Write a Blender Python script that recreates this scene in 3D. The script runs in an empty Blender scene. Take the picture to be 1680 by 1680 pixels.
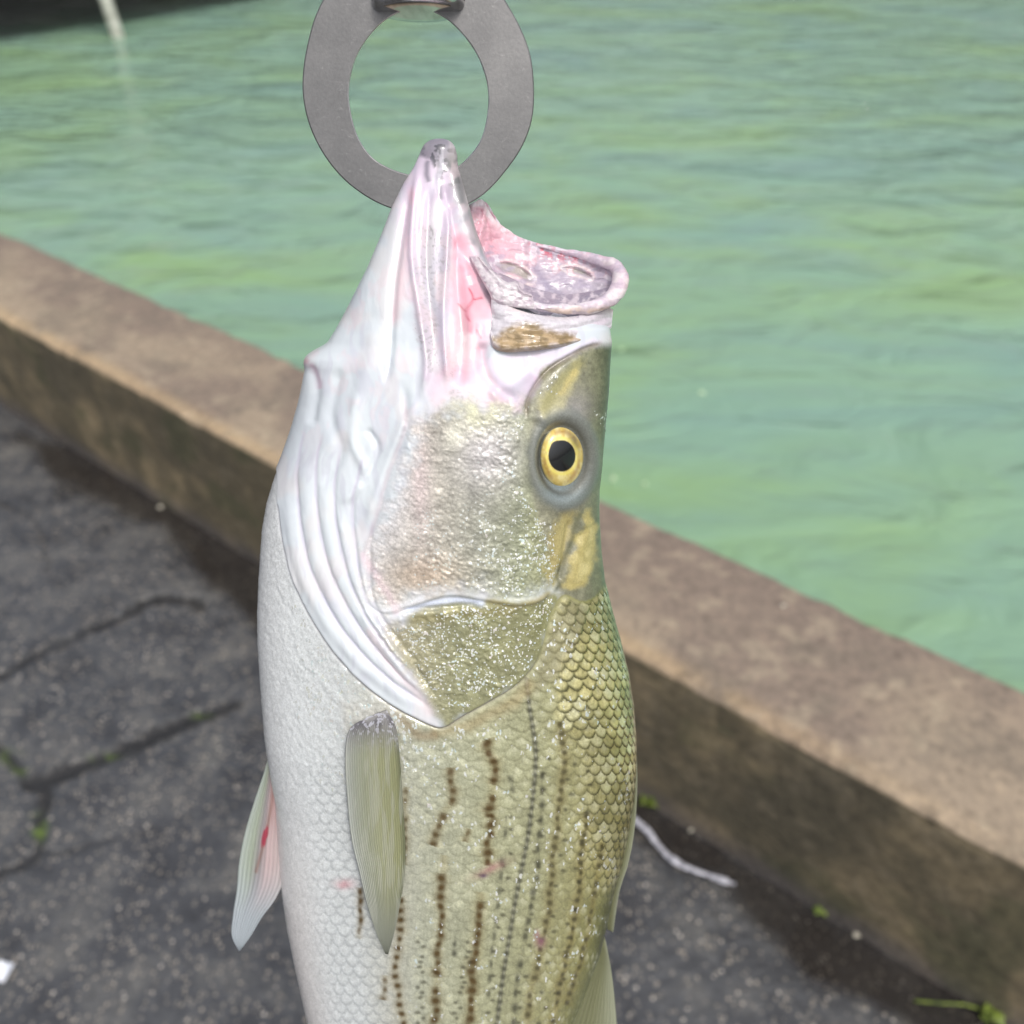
import bpy, math, random
import numpy as np
from mathutils import Vector
R = math.radians
random.seed(4)

# ------------------------------------------------------------------ camera, sky, sun, exposure
PITCH = R(38.14); FPX = 1551.0; CAMZ = 1.5
sc = bpy.context.scene
COL = sc.collection
cam_d = bpy.data.cameras.new('camera'); cam = bpy.data.objects.new('camera', cam_d); COL.objects.link(cam)
cam.location = (0, 0, CAMZ); cam.rotation_euler = (R(90) - PITCH, 0, 0)
cam_d.sensor_fit = 'HORIZONTAL'; cam_d.sensor_width = 26; cam_d.lens = 24.0
cam_d.clip_start = 0.02; cam_d.clip_end = 500
cam_d.dof.use_dof = True; cam_d.dof.focus_distance = 0.335; cam_d.dof.aperture_fstop = 6.5
sc.camera = cam

SUN_EL, SUN_AZ = R(58), R(152)          # azimuth measured from +Y towards +X
world = bpy.data.worlds.new("World"); sc.world = world; world.use_nodes = True
wn = world.node_tree.nodes; wl = world.node_tree.links
sky = wn.new('ShaderNodeTexSky'); sky.sky_type = 'NISHITA'; sky.sun_disc = False
sky.sun_elevation = SUN_EL; sky.sun_rotation = SUN_AZ
sky.dust_density = 5.0; sky.air_density = 1.0; sky.ozone_density = 1.0
hs = wn.new('ShaderNodeHueSaturation'); hs.inputs['Saturation'].default_value = 0.35
wl.new(sky.outputs[0], hs.inputs['Color'])
wl.new(hs.outputs[0], wn['Background'].inputs['Color'])
wn['Background'].inputs['Strength'].default_value = 0.14
sun_d = bpy.data.lights.new('sun', 'SUN'); sun = bpy.data.objects.new('sun', sun_d); COL.objects.link(sun)
sun_d.energy = 1.4; sun_d.angle = R(11); sun_d.color = (1.0, 0.96, 0.90)
sd_ = Vector((math.sin(SUN_AZ) * math.cos(SUN_EL), math.cos(SUN_AZ) * math.cos(SUN_EL), math.sin(SUN_EL)))
sun.rotation_euler = sd_.to_track_quat('Z', 'Y').to_euler()
sc.view_settings.view_transform = 'Standard'; sc.view_settings.look = 'None'
sc.view_settings.exposure = 0.12; sc.view_settings.gamma = 1.0
sc.render.engine = 'CYCLES'
sc.cycles.max_bounces = 6; sc.cycles.diffuse_bounces = 3; sc.cycles.glossy_bounces = 3
sc.cycles.transparent_max_bounces = 8
try:
    sc.cycles.use_denoising = True
except Exception:
    pass

# ------------------------------------------------------------------ maths
cP, sP = math.cos(PITCH), math.sin(PITCH)
A = np.asarray
def ray(px, py):
    px, py = np.broadcast_arrays(A(px, float), A(py, float)); x = (px - 840) / FPX; y = -(py - 840) / FPX
    return np.stack([x, cP + y * sP, y * cP - sP], -1)
def ground(px, py, z=0.0):
    r = ray(px, py); t = (z - CAMZ) / r[..., 2]
    return np.stack([r[..., 0] * t, r[..., 1] * t, np.full(t.shape, z)], -1)
def proj(w):
    d = w - A([0, 0, CAMZ]); f = d[..., 1] * cP - d[..., 2] * sP; u = d[..., 1] * sP + d[..., 2] * cP
    return 840 + FPX * d[..., 0] / f, 840 - FPX * u / f

_tabs = {}
def vnoise(x, y, seed=0):
    if seed not in _tabs: _tabs[seed] = np.random.RandomState(seed).rand(256, 256)
    T = _tabs[seed]; xi = np.floor(x).astype(int); yi = np.floor(y).astype(int)
    fx = x - xi; fy = y - yi; fx = fx * fx * (3 - 2 * fx); fy = fy * fy * (3 - 2 * fy)
    a = T[xi & 255, yi & 255]; b = T[(xi + 1) & 255, yi & 255]; c = T[xi & 255, (yi + 1) & 255]; d = T[(xi + 1) & 255, (yi + 1) & 255]
    return (a * (1 - fx) + b * fx) * (1 - fy) + (c * (1 - fx) + d * fx) * fy
def fbm(x, y, seed=0, octv=4, gain=.5):
    s = 0; a = 1; n = 0
    for o in range(octv):
        s = s + a * vnoise(x * 2 ** o + 17.3 * o, y * 2 ** o + 5.1 * o, seed + o); n += a; a *= gain
    return s / n
def worley(x, y, seed=0):
    xi = np.floor(x).astype(int); yi = np.floor(y).astype(int); best = np.full(x.shape, 9.); b2 = np.full(x.shape, 9.); rid = np.zeros(x.shape)
    rs = np.random.RandomState(seed + 900); JX, JY, RR = rs.rand(128, 128), rs.rand(128, 128), rs.rand(128, 128)
    for a in (-1, 0, 1):
        for b in (-1, 0, 1):
            p, q = (xi + a) & 127, (yi + b) & 127; d = np.hypot(xi + a + .15 + .7 * JX[p, q] - x, yi + b + .15 + .7 * JY[p, q] - y)
            m = d < best; b2 = np.where(m, best, np.minimum(b2, d)); rid = np.where(m, RR[p, q], rid); best = np.where(m, d, best)
    return best, b2, rid
def sstep(a, b, x):
    t = np.clip((x - a) / (b - a), 0, 1); return t * t * (3 - 2 * t)
def lin(c):
    c = A(c, float) / 255.; return np.where(c <= .04045, c / 12.92, ((c + .055) / 1.055) ** 2.4)
def interp(t, tab):
    """tab: list of (t, value...)"""
    tab = sorted(tab, key=lambda r: r[0]); k = A([r[0] for r in tab], float)
    vals = [A([r[i] for r in tab], float) for i in range(1, len(tab[0]))]
    out = [np.interp(t, k, v) for v in vals]
    return out[0] if len(out) == 1 else np.stack(out, -1)
def smooth_line(pts, n=12):
    """Catmull-Rom through the points"""
    P = A(pts, float); Q = np.vstack([2 * P[0] - P[1], P, 2 * P[-1] - P[-2]]); out = []
    for i in range(1, len(Q) - 2):
        for t in np.linspace(0, 1, n, endpoint=False):
            p0, p1, p2, p3 = Q[i - 1], Q[i], Q[i + 1], Q[i + 2]
            out.append(.5 * (2 * p1 + (p2 - p0) * t + (2 * p0 - 5 * p1 + 4 * p2 - p3) * t * t + (3 * p1 - p0 - 3 * p2 + p3) * t ** 3))
    out.append(P[-1]); return A(out)
def smooth_loop(pts, n=10):
    P = A(pts, float); m = len(P); out = []
    for i in range(m):
        p0, p1, p2, p3 = P[(i - 1) % m], P[i], P[(i + 1) % m], P[(i + 2) % m]
        for t in np.linspace(0, 1, n, endpoint=False):
            out.append(.5 * (2 * p1 + (p2 - p0) * t + (2 * p0 - 5 * p1 + 4 * p2 - p3) * t * t + (3 * p1 - p0 - 3 * p2 + p3) * t ** 3))
    return A(out)
def resample(P, n):
    P = A(P, float); d = np.r_[0, np.cumsum(np.linalg.norm(np.diff(P, axis=0), axis=1))]
    t = np.linspace(0, d[-1], n); return np.stack([np.interp(t, d, P[:, i]) for i in range(P.shape[1])], -1)

class Field:
    """distance queries on scattered chart points"""
    def __init__(s, x, y): s.x = x; s.y = y
    def line(s, pts, reach=60, smooth=True):
        """signed distance to a polyline, and running parameter 0..1"""
        P = smooth_line(pts, 5) if smooth and len(pts) > 2 else A(pts, float)
        m = (s.x > P[:, 0].min() - reach) & (s.x < P[:, 0].max() + reach) & (s.y > P[:, 1].min() - reach) & (s.y < P[:, 1].max() + reach)
        D = np.full(s.x.shape, 1e3); T = np.zeros(s.x.shape); x = s.x[m]; y = s.y[m]
        best = np.full(x.shape, 1e6); sg = np.ones(x.shape); tt = np.zeros(x.shape)
        cum = np.r_[0, np.cumsum(np.linalg.norm(np.diff(P, axis=0), axis=1))]
        for i in range(len(P) - 1):
            a = P[i]; d = P[i + 1] - a; L2 = d @ d + 1e-9
            t = np.clip(((x - a[0]) * d[0] + (y - a[1]) * d[1]) / L2, 0, 1)
            ex = x - a[0] - t * d[0]; ey = y - a[1] - t * d[1]; q = ex * ex + ey * ey
            b = q < best; best[b] = q[b]; sg[b] = np.sign(d[0] * ey[b] - d[1] * ex[b] + 1e-12); tt[b] = (cum[i] + t[b] * math.sqrt(L2)) / cum[-1]
        D[m] = np.sqrt(best) * sg; T[m] = tt
        return D, T
    def poly(s, pts, smooth=False):
        """signed distance: positive inside"""
        P = smooth_loop(pts, 4) if smooth else A(pts, float); n = len(P)
        inside = np.zeros(s.x.shape, bool); best = np.full(s.x.shape, 1e9)
        for i in range(n):
            a = P[i]; b = P[(i + 1) % n]; d = b - a; L2 = d @ d + 1e-9
            t = np.clip(((s.x - a[0]) * d[0] + (s.y - a[1]) * d[1]) / L2, 0, 1)
            best = np.minimum(best, (s.x - a[0] - t * d[0]) ** 2 + (s.y - a[1] - t * d[1]) ** 2)
            c = ((a[1] > s.y) != (b[1] > s.y)) & (s.x < (b[0] - a[0]) * (s.y - a[1]) / (b[1] - a[1] + 1e-12) + a[0]); inside ^= c
        return np.where(inside, 1, -1) * np.sqrt(best)
    def blob(s, cx, cy, rx, ry, ang=0):
        c, q = math.cos(R(ang)), math.sin(R(ang)); dx = s.x - cx; dy = s.y - cy
        u = (dx * c + dy * q) / rx; v = (-dx * q + dy * c) / ry
        return np.exp(-(u * u + v * v))

# ------------------------------------------------------------------ mesh + object helpers
def link(o, parent=None):
    COL.objects.link(o)
    if parent: o.parent = parent
    return o
def tag(o, label=None, cat=None, group=None, kind=None):
    if label: o['label'] = label
    if cat: o['category'] = cat
    if group: o['group'] = group
    if kind: o['kind'] = kind
    return o
def empty(name, loc, **k):
    o = bpy.data.objects.new(name, None); o.location = loc; o.empty_display_size = .02; link(o); return tag(o, **k)
def mesh_obj(name, verts, faces, mat, parent=None, attrs=None, smooth=True):
    """verts (n,3) in WORLD space; faces (m,4) or (m,3) array or list"""
    me = bpy.data.meshes.new(name); verts = A(verts, float)
    off = A(parent_loc(parent)); v = verts - off
    if isinstance(faces, np.ndarray):
        me.vertices.add(len(v)); me.vertices.foreach_set('co', v.astype(np.float32).ravel())
        m, k = faces.shape; me.loops.add(m * k); me.loops.foreach_set('vertex_index', faces.astype(np.int32).ravel())
        me.polygons.add(m); me.polygons.foreach_set('loop_start', np.arange(0, m * k, k, dtype=np.int32))
        me.update(calc_edges=True); me.validate()
    else:
        me.from_pydata(v.tolist(), [], faces)
    me.polygons.foreach_set('use_smooth', np.full(len(me.polygons), smooth)); me.update()
    for k_, a in (attrs or {}).items():
        a = A(a, np.float32)
        if a.ndim == 2:
            at = me.color_attributes.new(k_, 'FLOAT_COLOR', 'POINT'); c = np.ones((len(a), 4), np.float32); c[:, :3] = a; at.data.foreach_set('color', c.ravel())
        else:
            at = me.attributes.new(k_, 'FLOAT', 'POINT'); at.data.foreach_set('value', a.ravel())
    if mat: me.materials.append(mat)
    return link(bpy.data.objects.new(name, me), parent)
def parent_loc(p):
    l = Vector((0, 0, 0))
    while p is not None: l = l + p.location; p = p.parent
    return tuple(l)
def grid_faces(nr, nc, closed_c=False, off=0):
    r = np.arange(nr - 1)[:, None]; cn = nc if closed_c else nc - 1; c = np.arange(cn)[None, :]; c2 = (c + 1) % nc
    a = r * nc + c; b = r * nc + c2; d = (r + 1) * nc + c2; e = (r + 1) * nc + c
    return np.stack([a.ravel(), b.ravel(), d.ravel(), e.ravel()], -1) + off

# ------------------------------------------------------------------ material helper
class NT:
    def __init__(s, name):
        s.m = bpy.data.materials.new(name); s.m.use_nodes = True; s.t = s.m.node_tree; s.b = s.t.nodes['Principled BSDF']
    def n(s, typ, **k):
        nd = s.t.nodes.new('ShaderNode' + typ)
        for a, v in k.items():
            if a.startswith('i_'):
                key = a[2:].replace('_', ' '); nd.inputs[key].default_value = v
            else: setattr(nd, a, v)
        return nd
    def l(s, a, b): s.t.links.new(a, b)
    def set(s, **k):
        for a, v in k.items(): s.b.inputs[a.replace('_', ' ')].default_value = v
    def coords(s, which='Object', scale=(1, 1, 1), rot=(0, 0, 0)):
        tc = s.n('TexCoord'); mp = s.n('Mapping'); mp.inputs['Scale'].default_value = scale; mp.inputs['Rotation'].default_value = rot
        s.l(tc.outputs[which], mp.inputs[0]); return mp.outputs[0]
    def noise(s, vec, scale, detail=4, rough=.5, dist=0):
        nd = s.n('TexNoise'); nd.inputs['Scale'].default_value = scale; nd.inputs['Detail'].default_value = detail
        nd.inputs['Roughness'].default_value = rough; nd.inputs['Distortion'].default_value = dist; s.l(vec, nd.inputs['Vector']); return nd.outputs['Fac']
    def vor(s, vec, scale, out='Distance', feature='F1'):
        nd = s.n('TexVoronoi'); nd.feature = feature; nd.inputs['Scale'].default_value = scale; s.l(vec, nd.inputs['Vector']); return nd.outputs[out]
    def ramp(s, fac, stops):
        nd = s.n('ValToRGB'); e = nd.color_ramp.elements
        while len(e) < len(stops): e.new(.5)
        for i, (p, c) in enumerate(stops): e[i].position = p; e[i].color = tuple(c) + (1,) if len(c) == 3 else c
        s.l(fac, nd.inputs[0]); return nd.outputs[0]
    def math(s, op, a, b=None, clamp=False):
        nd = s.n('Math'); nd.operation = op; nd.use_clamp = clamp
        for i, v in enumerate((a, b)):
            if v is None: continue
            if isinstance(v, (int, float)): nd.inputs[i].default_value = v
            else: s.l(v, nd.inputs[i])
        return nd.outputs[0]
    def mix(s, fac, a, b, mode='MIX'):
        nd = s.n('Mix'); nd.data_type = 'RGBA'; nd.blend_type = mode
        for i, v in ((0, fac), (6, a), (7, b)):
            if isinstance(v, (int, float)): nd.inputs[i].default_value = v
            elif isinstance(v, (tuple, list)): nd.inputs[i].default_value = tuple(v) + ((1,) if len(v) == 3 else ())
            else: s.l(v, nd.inputs[i])
        return nd.outputs[2]
    def attr(s, name, out='Fac'):
        nd = s.n('Attribute'); nd.attribute_name = name; return nd.outputs[out]
    def bump(s, h, strength=.3, dist=.001, prev=None):
        nd = s.n('Bump'); nd.inputs['Strength'].default_value = strength; nd.inputs['Distance'].default_value = dist
        s.l(h, nd.inputs['Height'])
        if prev is not None: s.l(prev, nd.inputs['Normal'])
        return nd.outputs[0]
    def base(s, c): s.l(c, s.b.inputs['Base Color'])
def L3(*c): return tuple(lin(c))

def tube(path, rad, nseg=16, cap=True, twist=None):
    P = A(path, float); n = len(P); rad = np.broadcast_to(A(rad, float), (n,)) if np.ndim(rad) < 2 else A(rad)
    T = np.gradient(P, axis=0); T /= np.linalg.norm(T, axis=1)[:, None]
    up = A([0, 0, 1.]) if abs(T[0, 2]) < .9 else A([0, 1., 0]); N = np.cross(T[0], up); N /= np.linalg.norm(N); V = []
    for i in range(n):
        N = N - T[i] * (N @ T[i]); N /= np.linalg.norm(N); B = np.cross(T[i], N)
        r = rad[i] if np.ndim(rad) < 2 else None
        for k in range(nseg):
            a = 2 * math.pi * k / nseg + (twist[i] if twist is not None else 0)
            if r is not None: V.append(P[i] + r * (math.cos(a) * N + math.sin(a) * B))
            else: V.append(P[i] + rad[i, 0] * math.cos(a) * N + rad[i, 1] * math.sin(a) * B)
    Fc = grid_faces(n, nseg, True).tolist()
    if cap: Fc += [list(range(nseg))[::-1], [(n - 1) * nseg + k for k in range(nseg)]]
    return V, Fc

# ================================================================== SETTING
YAW = 0.90768; D0 = 0.97674; HW = 0.35245; WW = 0.3166
WN = A([math.cos(YAW), math.sin(YAW), 0]); WT = A([math.sin(YAW), -math.cos(YAW), 0])
def wf(a, b, z):   # wall frame: a along the wall, b away from the camera measured from the face, z up
    a, b, z = np.broadcast_arrays(A(a, float), A(b, float), A(z, float))
    return a[..., None] * WT + (b[..., None] + D0) * WN + z[..., None] * A([0, 0, 1.])
def axis(lo, hi, step, far_lo, far_hi, grow=1.25):
    mid = np.arange(lo, hi, step); L = [mid[0]]; s = step
    while L[-1] > far_lo: s *= grow; L.append(L[-1] - s)
    H = [mid[-1]]; s = step
    while H[-1] < far_hi: s *= grow; H.append(H[-1] + s)
    return np.r_[A(L[:0:-1]), mid, A(H[1:])]

# --- pavement: one sheet of dark wet slabs on the camera's side of the wall
aa = axis(-2.3, 1.4, .0045, -60, 60); bb = axis(-1.35, .02, .0045, -40, .02)
bb = bb[bb <= .1]
Ag, Bg = np.meshgrid(aa, bb, indexing='ij'); G = wf(Ag, Bg, 0 * Ag)
gx, gy = proj(G); ok = (G[..., 1] * cP + CAMZ * sP) > .3; gx = np.where(ok, gx, -9999); gy = np.where(ok, gy, -9999)
fld = Field(gx, gy)
z = .006 * (fbm(Ag * 3, Bg * 3, 3, 3) - .5) + .0022 * (fbm(Ag * 55, Bg * 55, 8, 3) - .5)
joint = np.zeros_like(z); moss = np.zeros_like(z)
wob = 14 * (fbm(Ag * 14, Bg * 14, 31, 3) - .5) + 12 * (fbm(Ag * 70, Bg * 70, 34, 3) - .5)
for pts, w, dep in (([(-260, 1240), (-60, 1140), (60, 1075), (185, 1018), (260, 985), (330, 990)], 6, 1),
                    ([(-200, 1090), (0, 1232), (45, 1285), (78, 1288)], 6, .9), ([(45, 1285), (150, 1248), (250, 1205), (345, 1168), (385, 1152)], 9, 1.1),
                    ([(78, 1285), (70, 1340), (62, 1395), (0, 1430), (-120, 1480)], 7, 1), ([(62, 1400), (120, 1392), (190, 1376)], 5, .7),
                    ([(-60, 800), (60, 850), (80, 930)], 4, .35), ([(190, 1376), (330, 1330)], 4, .25)):
    d, t = fld.line(pts, 60); k = np.exp(-np.abs((d + wob) / (w * 1.35)) ** 2.4) * dep * 1.15 * (.45 + .9 * fbm(Ag * 9, Bg * 9, 12, 3)); joint = np.maximum(joint, k)
joint *= sstep(.02, .3, joint)
z -= .006 * joint
wet = sstep(-26, 12, fld.poly([(40, 722), (120, 735), (250, 812), (430, 918), (560, 1000), (1074, 1320), (1315, 1476), (1588, 1643), (1800, 1790), (1560, 1720), (1480, 1660), (1400, 1635), (1330, 1600),
                               (1240, 1500), (1180, 1440), (1090, 1400), (1000, 1350), (700, 1200), (500, 1070), (405, 1010), (340, 945), (270, 868), (190, 835), (110, 795)]) + 34 * (fbm(Ag * 12, Bg * 12, 40, 4) - .5))
damp = fbm(Ag * 5 + 3, Bg * 5, 50, 4)
for cx, cy, rx, ry, an in ((180, 1290, 0, 0, 0),):
    pass
pud = np.maximum(np.maximum(np.exp(-((gx - 90) / 90) ** 2 - ((gy - 1150) / 28) ** 2), np.exp(-((gx - 330) / 70) ** 2 - ((gy - 1120) / 30) ** 2)), np.exp(-((gx - 360) / 90) ** 2 - ((gy - 1230) / 24) ** 2))
gm = 0
for cx, cy, rx, ry in ((64, 1357, 12, 16), (12, 1242, 18, 12), (30, 1262, 16, 8), (170, 1240, 22, 6), (330, 1172, 14, 5)):
    gm = np.maximum(gm, np.exp(-((gx - cx) / rx) ** 2 - ((gy - cy) / ry) ** 2) * (1 if rx < 13 else .45))
G[..., 2] += z; G[..., 2] = np.where(Bg > -.01, -.004, G[..., 2])
NTp = NT('wet_paving')
co = NTp.coords('Object')
peb = NTp.vor(co, 122, 'Distance'); pcol = NTp.vor(co, 122, 'Color')
sep = NTp.n('SeparateColor'); NTp.l(pcol, sep.inputs[0])
n1 = NTp.noise(co, 9, 6, .6); n2 = NTp.noise(co, 60, 5, .65)
basec = NTp.ramp(n1, [(.3, L3(60, 61, 65)), (.5, L3(92, 94, 98)), (.7, L3(130, 129, 126))])
basec = NTp.mix(NTp.math('MULTIPLY', NTp.math('SUBTRACT', n2, .35, True), 1.3, True), NTp.mix(.6, basec, (.008, .008, .01)), basec)
pick = NTp.math('MULTIPLY', NTp.math('GREATER_THAN', sep.outputs[0], .50), NTp.math('LESS_THAN', peb, .36))
pc = NTp.ramp(sep.outputs[1], [(0, L3(112, 108, 104)), (.6, L3(140, 134, 124)), (.9, L3(170, 160, 146)), (1, L3(205, 198, 188))])
c = NTp.mix(NTp.math('MULTIPLY', pick, .8), basec, pc)
wet_refl = NTp.attr('wet'); c = NTp.mix(NTp.math('MULTIPLY', wet_refl, .88), c, NTp.mix(.90, c, L3(36, 31, 27)))  # wet strip; its dark colour also paints in the wall's reflection
c = NTp.mix(NTp.attr('joint'), c, L3(34, 33, 33))
c = NTp.mix(NTp.attr('moss'), c, L3(96, 118, 40))
NTp.base(c)
rg = NTp.math('ADD', NTp.math('MULTIPLY', NTp.noise(co, 6, 4, .6), .30), NTp.math('MULTIPLY', NTp.attr('dry'), .26))
NTp.b.inputs['Specular IOR Level'].default_value = .85
NTp.l(NTp.math('MULTIPLY', NTp.math('ADD', rg, .04, True), NTp.math('SUBTRACT', 1, NTp.math('MULTIPLY', wet_refl, .62))), NTp.b.inputs['Roughness'])
h = NTp.math('ADD', NTp.math('MULTIPLY', NTp.math('SUBTRACT', .5, peb), .7), n2)
h = NTp.math('MULTIPLY', h, NTp.math('SUBTRACT', 1, NTp.math('MULTIPLY', wet_refl, .7))); NTp.l(NTp.bump(h, .42, .003), NTp.b.inputs['Normal'])
n = G.reshape(-1, 3)
tag(mesh_obj('pavement', n, grid_faces(len(aa), len(bb)), NTp.m, None, {'wet': wet.ravel(), 'joint': np.clip(joint, 0, 1).ravel(), 'moss': np.clip(gm * 1.1 * sstep(.3, .6, fbm(Ag * 60, Bg * 60, 77, 2)), 0, 1).ravel(), 'dry': np.clip(1 - 1.2 * pud - damp * .6, 0, 1).ravel()}), kind='structure')

# --- the low sea wall with its flat top
prof = []
def pl(b0, z0, b1, z1, n): prof.extend(zip(np.linspace(b0, b1, n, endpoint=False), np.linspace(z0, z1, n, endpoint=False)))
pl(-.003, -.05, -.003, HW - .014, 80)
for k in range(9): t = k / 8 * math.pi / 2; prof.append((.009 - .012 * math.cos(t), HW - .012 + .012 * math.sin(t)))
pl(.012, HW, WW - .014, HW, 64)
for k in range(7): t = k / 6 * math.pi / 2; prof.append((WW - .012 + .012 * math.sin(t), HW - .012 + .012 * math.cos(t)))
pl(WW, HW - .02, WW, -1.4, 20)
prof = A(prof); wa = axis(-2.6, 1.2, .0065, -60, 60)
Aw, Pi = np.meshgrid(wa, np.arange(len(prof)), indexing='ij'); Bw = prof[Pi, 0]; Zw = prof[Pi, 1]
arc = np.r_[0, np.cumsum(np.linalg.norm(np.diff(prof, axis=0), axis=1))][Pi]
edge = np.exp(-(((Bw) / .02) ** 2 + ((Zw - HW) / .02) ** 2)); edge2 = np.exp(-(((Bw - WW) / .02) ** 2 + ((Zw - HW) / .02) ** 2))
rough = .004 * (fbm(Aw * 9, arc * 9, 4, 3) - .5) + .003 * (fbm(Aw * 60, arc * 60, 5, 3) - .5)
chip = -.010 * edge * sstep(.52, .75, fbm(Aw * 16, arc * 5, 6, 3)) - .008 * edge2 * sstep(.5, .75, fbm(Aw * 12, arc * 5, 9, 3))
nb = np.where(Zw >= HW - .0119, 0, np.where(Bw < .1, -1, 1)); nz = np.where(Zw >= HW - .012, 1, 0)
Bd = Bw + nb * (rough + chip) + np.where(Bw < .02, -.4 * chip, 0) + .006 * (fbm(Aw * 1.6, 0 * Aw, 14, 2) - .5); Zd = Zw + nz * (rough + chip)
top = sstep(HW - .012, HW - .004, Zw); n_big = fbm(Aw * 3.3, arc * 4.5, 20, 4); n_mid = fbm(Aw * 14, arc * 14, 24, 4); n_st = fbm(Aw * 12, arc * 2.0, 28, 4)
def mixc(a, b, t): t = np.clip(t, 0, 1)[..., None]; return a * (1 - t) + b * t
cw = mixc(lin([132, 118, 106]) * np.ones(Aw.shape + (3,)), lin([154, 139, 121]), sstep(.42, .62, n_big))
cw = mixc(cw, lin([122, 112, 100]), .6 * sstep(.55, .30, n_mid))
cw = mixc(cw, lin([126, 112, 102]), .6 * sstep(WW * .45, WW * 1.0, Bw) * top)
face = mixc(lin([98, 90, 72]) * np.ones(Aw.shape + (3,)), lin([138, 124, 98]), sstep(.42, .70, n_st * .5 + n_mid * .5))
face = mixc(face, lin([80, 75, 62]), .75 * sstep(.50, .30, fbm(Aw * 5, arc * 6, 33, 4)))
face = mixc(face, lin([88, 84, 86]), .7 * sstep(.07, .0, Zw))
cw = mixc(face, cw, top)  # darker face colour has shade painted in; the top is sky-lit
left = sstep(.25, -.6, Aw)
cw = mixc(cw, lin([186, 160, 122]), (.02 + .5 * left) * np.exp(-((Bw - .012) / .020) ** 2) * top * sstep(.25, .5, n_mid + .1))
lich = sstep(.62, .72, fbm(Aw * 30, arc * 30, 36, 3)); cw = mixc(cw, lin([176, 162, 140]), (.10 + .25 * top) * lich)
cw = mixc(cw, lin([70, 74, 52]), .5 * sstep(.6, .75, fbm(Aw * 8, arc * 10, 39, 3)) * (1 - top))
NTw = NT('weathered_concrete'); co = NTw.coords('Object')
a = NTw.noise(co, 70, 6, .7); b_ = NTw.noise(co, 260, 3, .6)
cc = NTw.mix(1, NTw.attr('Col', 'Color'), NTw.ramp(a, [(.3, (.62, .61, .60)), (.5, (.98, .98, .98)), (.72, (1.3, 1.27, 1.2))]), 'MULTIPLY')
NTw.base(cc); NTw.set(Roughness=.82); NTw.l(NTw.bump(NTw.math('ADD', a, NTw.math('MULTIPLY', b_, .5)), .6, .003), NTw.b.inputs['Normal'])
Wv = wf(Aw, Bd, Zd)
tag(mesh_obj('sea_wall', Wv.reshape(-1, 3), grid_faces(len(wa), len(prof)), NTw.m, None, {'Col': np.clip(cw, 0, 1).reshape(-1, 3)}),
    'low weathered brown concrete wall running diagonally between the paving and the green water', 'wall')

# --- water
WZ = -.30
wa2 = axis(-9, 5, .05, -150, 150, 1.2); wb2 = axis(WW - .05, 12, .05, WW - .06, 150, 1.2)
A2, B2 = np.meshgrid(wa2, wb2, indexing='ij')
NTo = NT('green_water'); co = NTo.coords('Object')
w1 = NTo.noise(NTo.coords('Object', (1.0, 1.9, 1), (0, 0, R(14))), 2.1, 3, .5, .8)
w2 = NTo.noise(NTo.coords('Object', (1, 2.0, 1), (0, 0, R(-12))), 7.0, 4, .5, .9)
w3 = NTo.noise(NTo.coords('Object', (1, 1.6, 1), (0, 0, R(-30))), 17, 3, .5, .4)
big = NTo.noise(NTo.coords('Object', (.8, 1.5, 1), (0, 0, R(-20))), .9, 4, .55, .6)
cl = NTo.ramp(big, [(.30, L3(122, 155, 144)), (.5, L3(130, 163, 138)), (.66, L3(134, 166, 122)), (.85, L3(124, 156, 96))])
NTo.base(cl); NTo.set(Roughness=.07, IOR=1.5)
ch = NTo.attr('chop')
hh = NTo.math('ADD', NTo.math('MULTIPLY', w1, NTo.math('ADD', .60, NTo.math('MULTIPLY', ch, 1.4))), NTo.math('ADD', NTo.math('MULTIPLY', w2, NTo.math('ADD', .055, NTo.math('MULTIPLY', ch, .42))), NTo.math('MULTIPLY', w3, NTo.math('ADD', .01, NTo.math('MULTIPLY', ch, .05)))))
NTo.l(NTo.bump(hh, 1.0, .11), NTo.b.inputs['Normal'])
wz = WZ + .02 * (fbm(A2 * .9, B2 * 1.3, 60, 3) - .5)
Wm = wf(A2, B2, wz); chop = sstep(5.5, 8.5, Wm[..., 1] - .25 * Wm[..., 0]) * sstep(.5, -2.5, Wm[..., 0]) + .45 * sstep(4, 7, Wm[..., 1]) * sstep(1.2, 2.6, Wm[..., 0]) + .15 * sstep(5, 12, Wm[..., 1])
tag(mesh_obj('water', Wm.reshape(-1, 3), grid_faces(len(wa2), len(wb2)), NTo.m, None, {'chop': np.clip(chop, 0, 1).ravel()}), kind='structure')

# --- the far dark quay whose reflection darkens the water at the upper left
def boxes(lst):
    V = []; Fc = []
    for (x0, x1, y0, y1, z0, z1) in lst:
        o = len(V); V += [(x0, y0, z0), (x1, y0, z0), (x1, y1, z0), (x0, y1, z0), (x0, y0, z1), (x1, y0, z1), (x1, y1, z1), (x0, y1, z1)]
        Fc += [[o + i for i in f] for f in ((0, 3, 2, 1), (4, 5, 6, 7), (0, 1, 5, 4), (1, 2, 6, 5), (2, 3, 7, 6), (3, 0, 4, 7))]
    return V, Fc
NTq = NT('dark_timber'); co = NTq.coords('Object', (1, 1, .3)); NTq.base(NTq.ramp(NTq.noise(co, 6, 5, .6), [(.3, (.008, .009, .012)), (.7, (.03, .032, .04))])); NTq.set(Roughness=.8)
def slab(name, poly_, z0, z1, mat, parent=None):
    n_ = len(poly_); V = [(x, y, z0) for x, y in poly_] + [(x, y, z1) for x, y in poly_]; Fc = [list(range(n_))[::-1], [n_ + i for i in range(n_)]] + [[i, (i + 1) % n_, n_ + (i + 1) % n_, n_ + i] for i in range(n_)]
    return mesh_obj(name, V, Fc, mat, parent, smooth=False)
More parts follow.
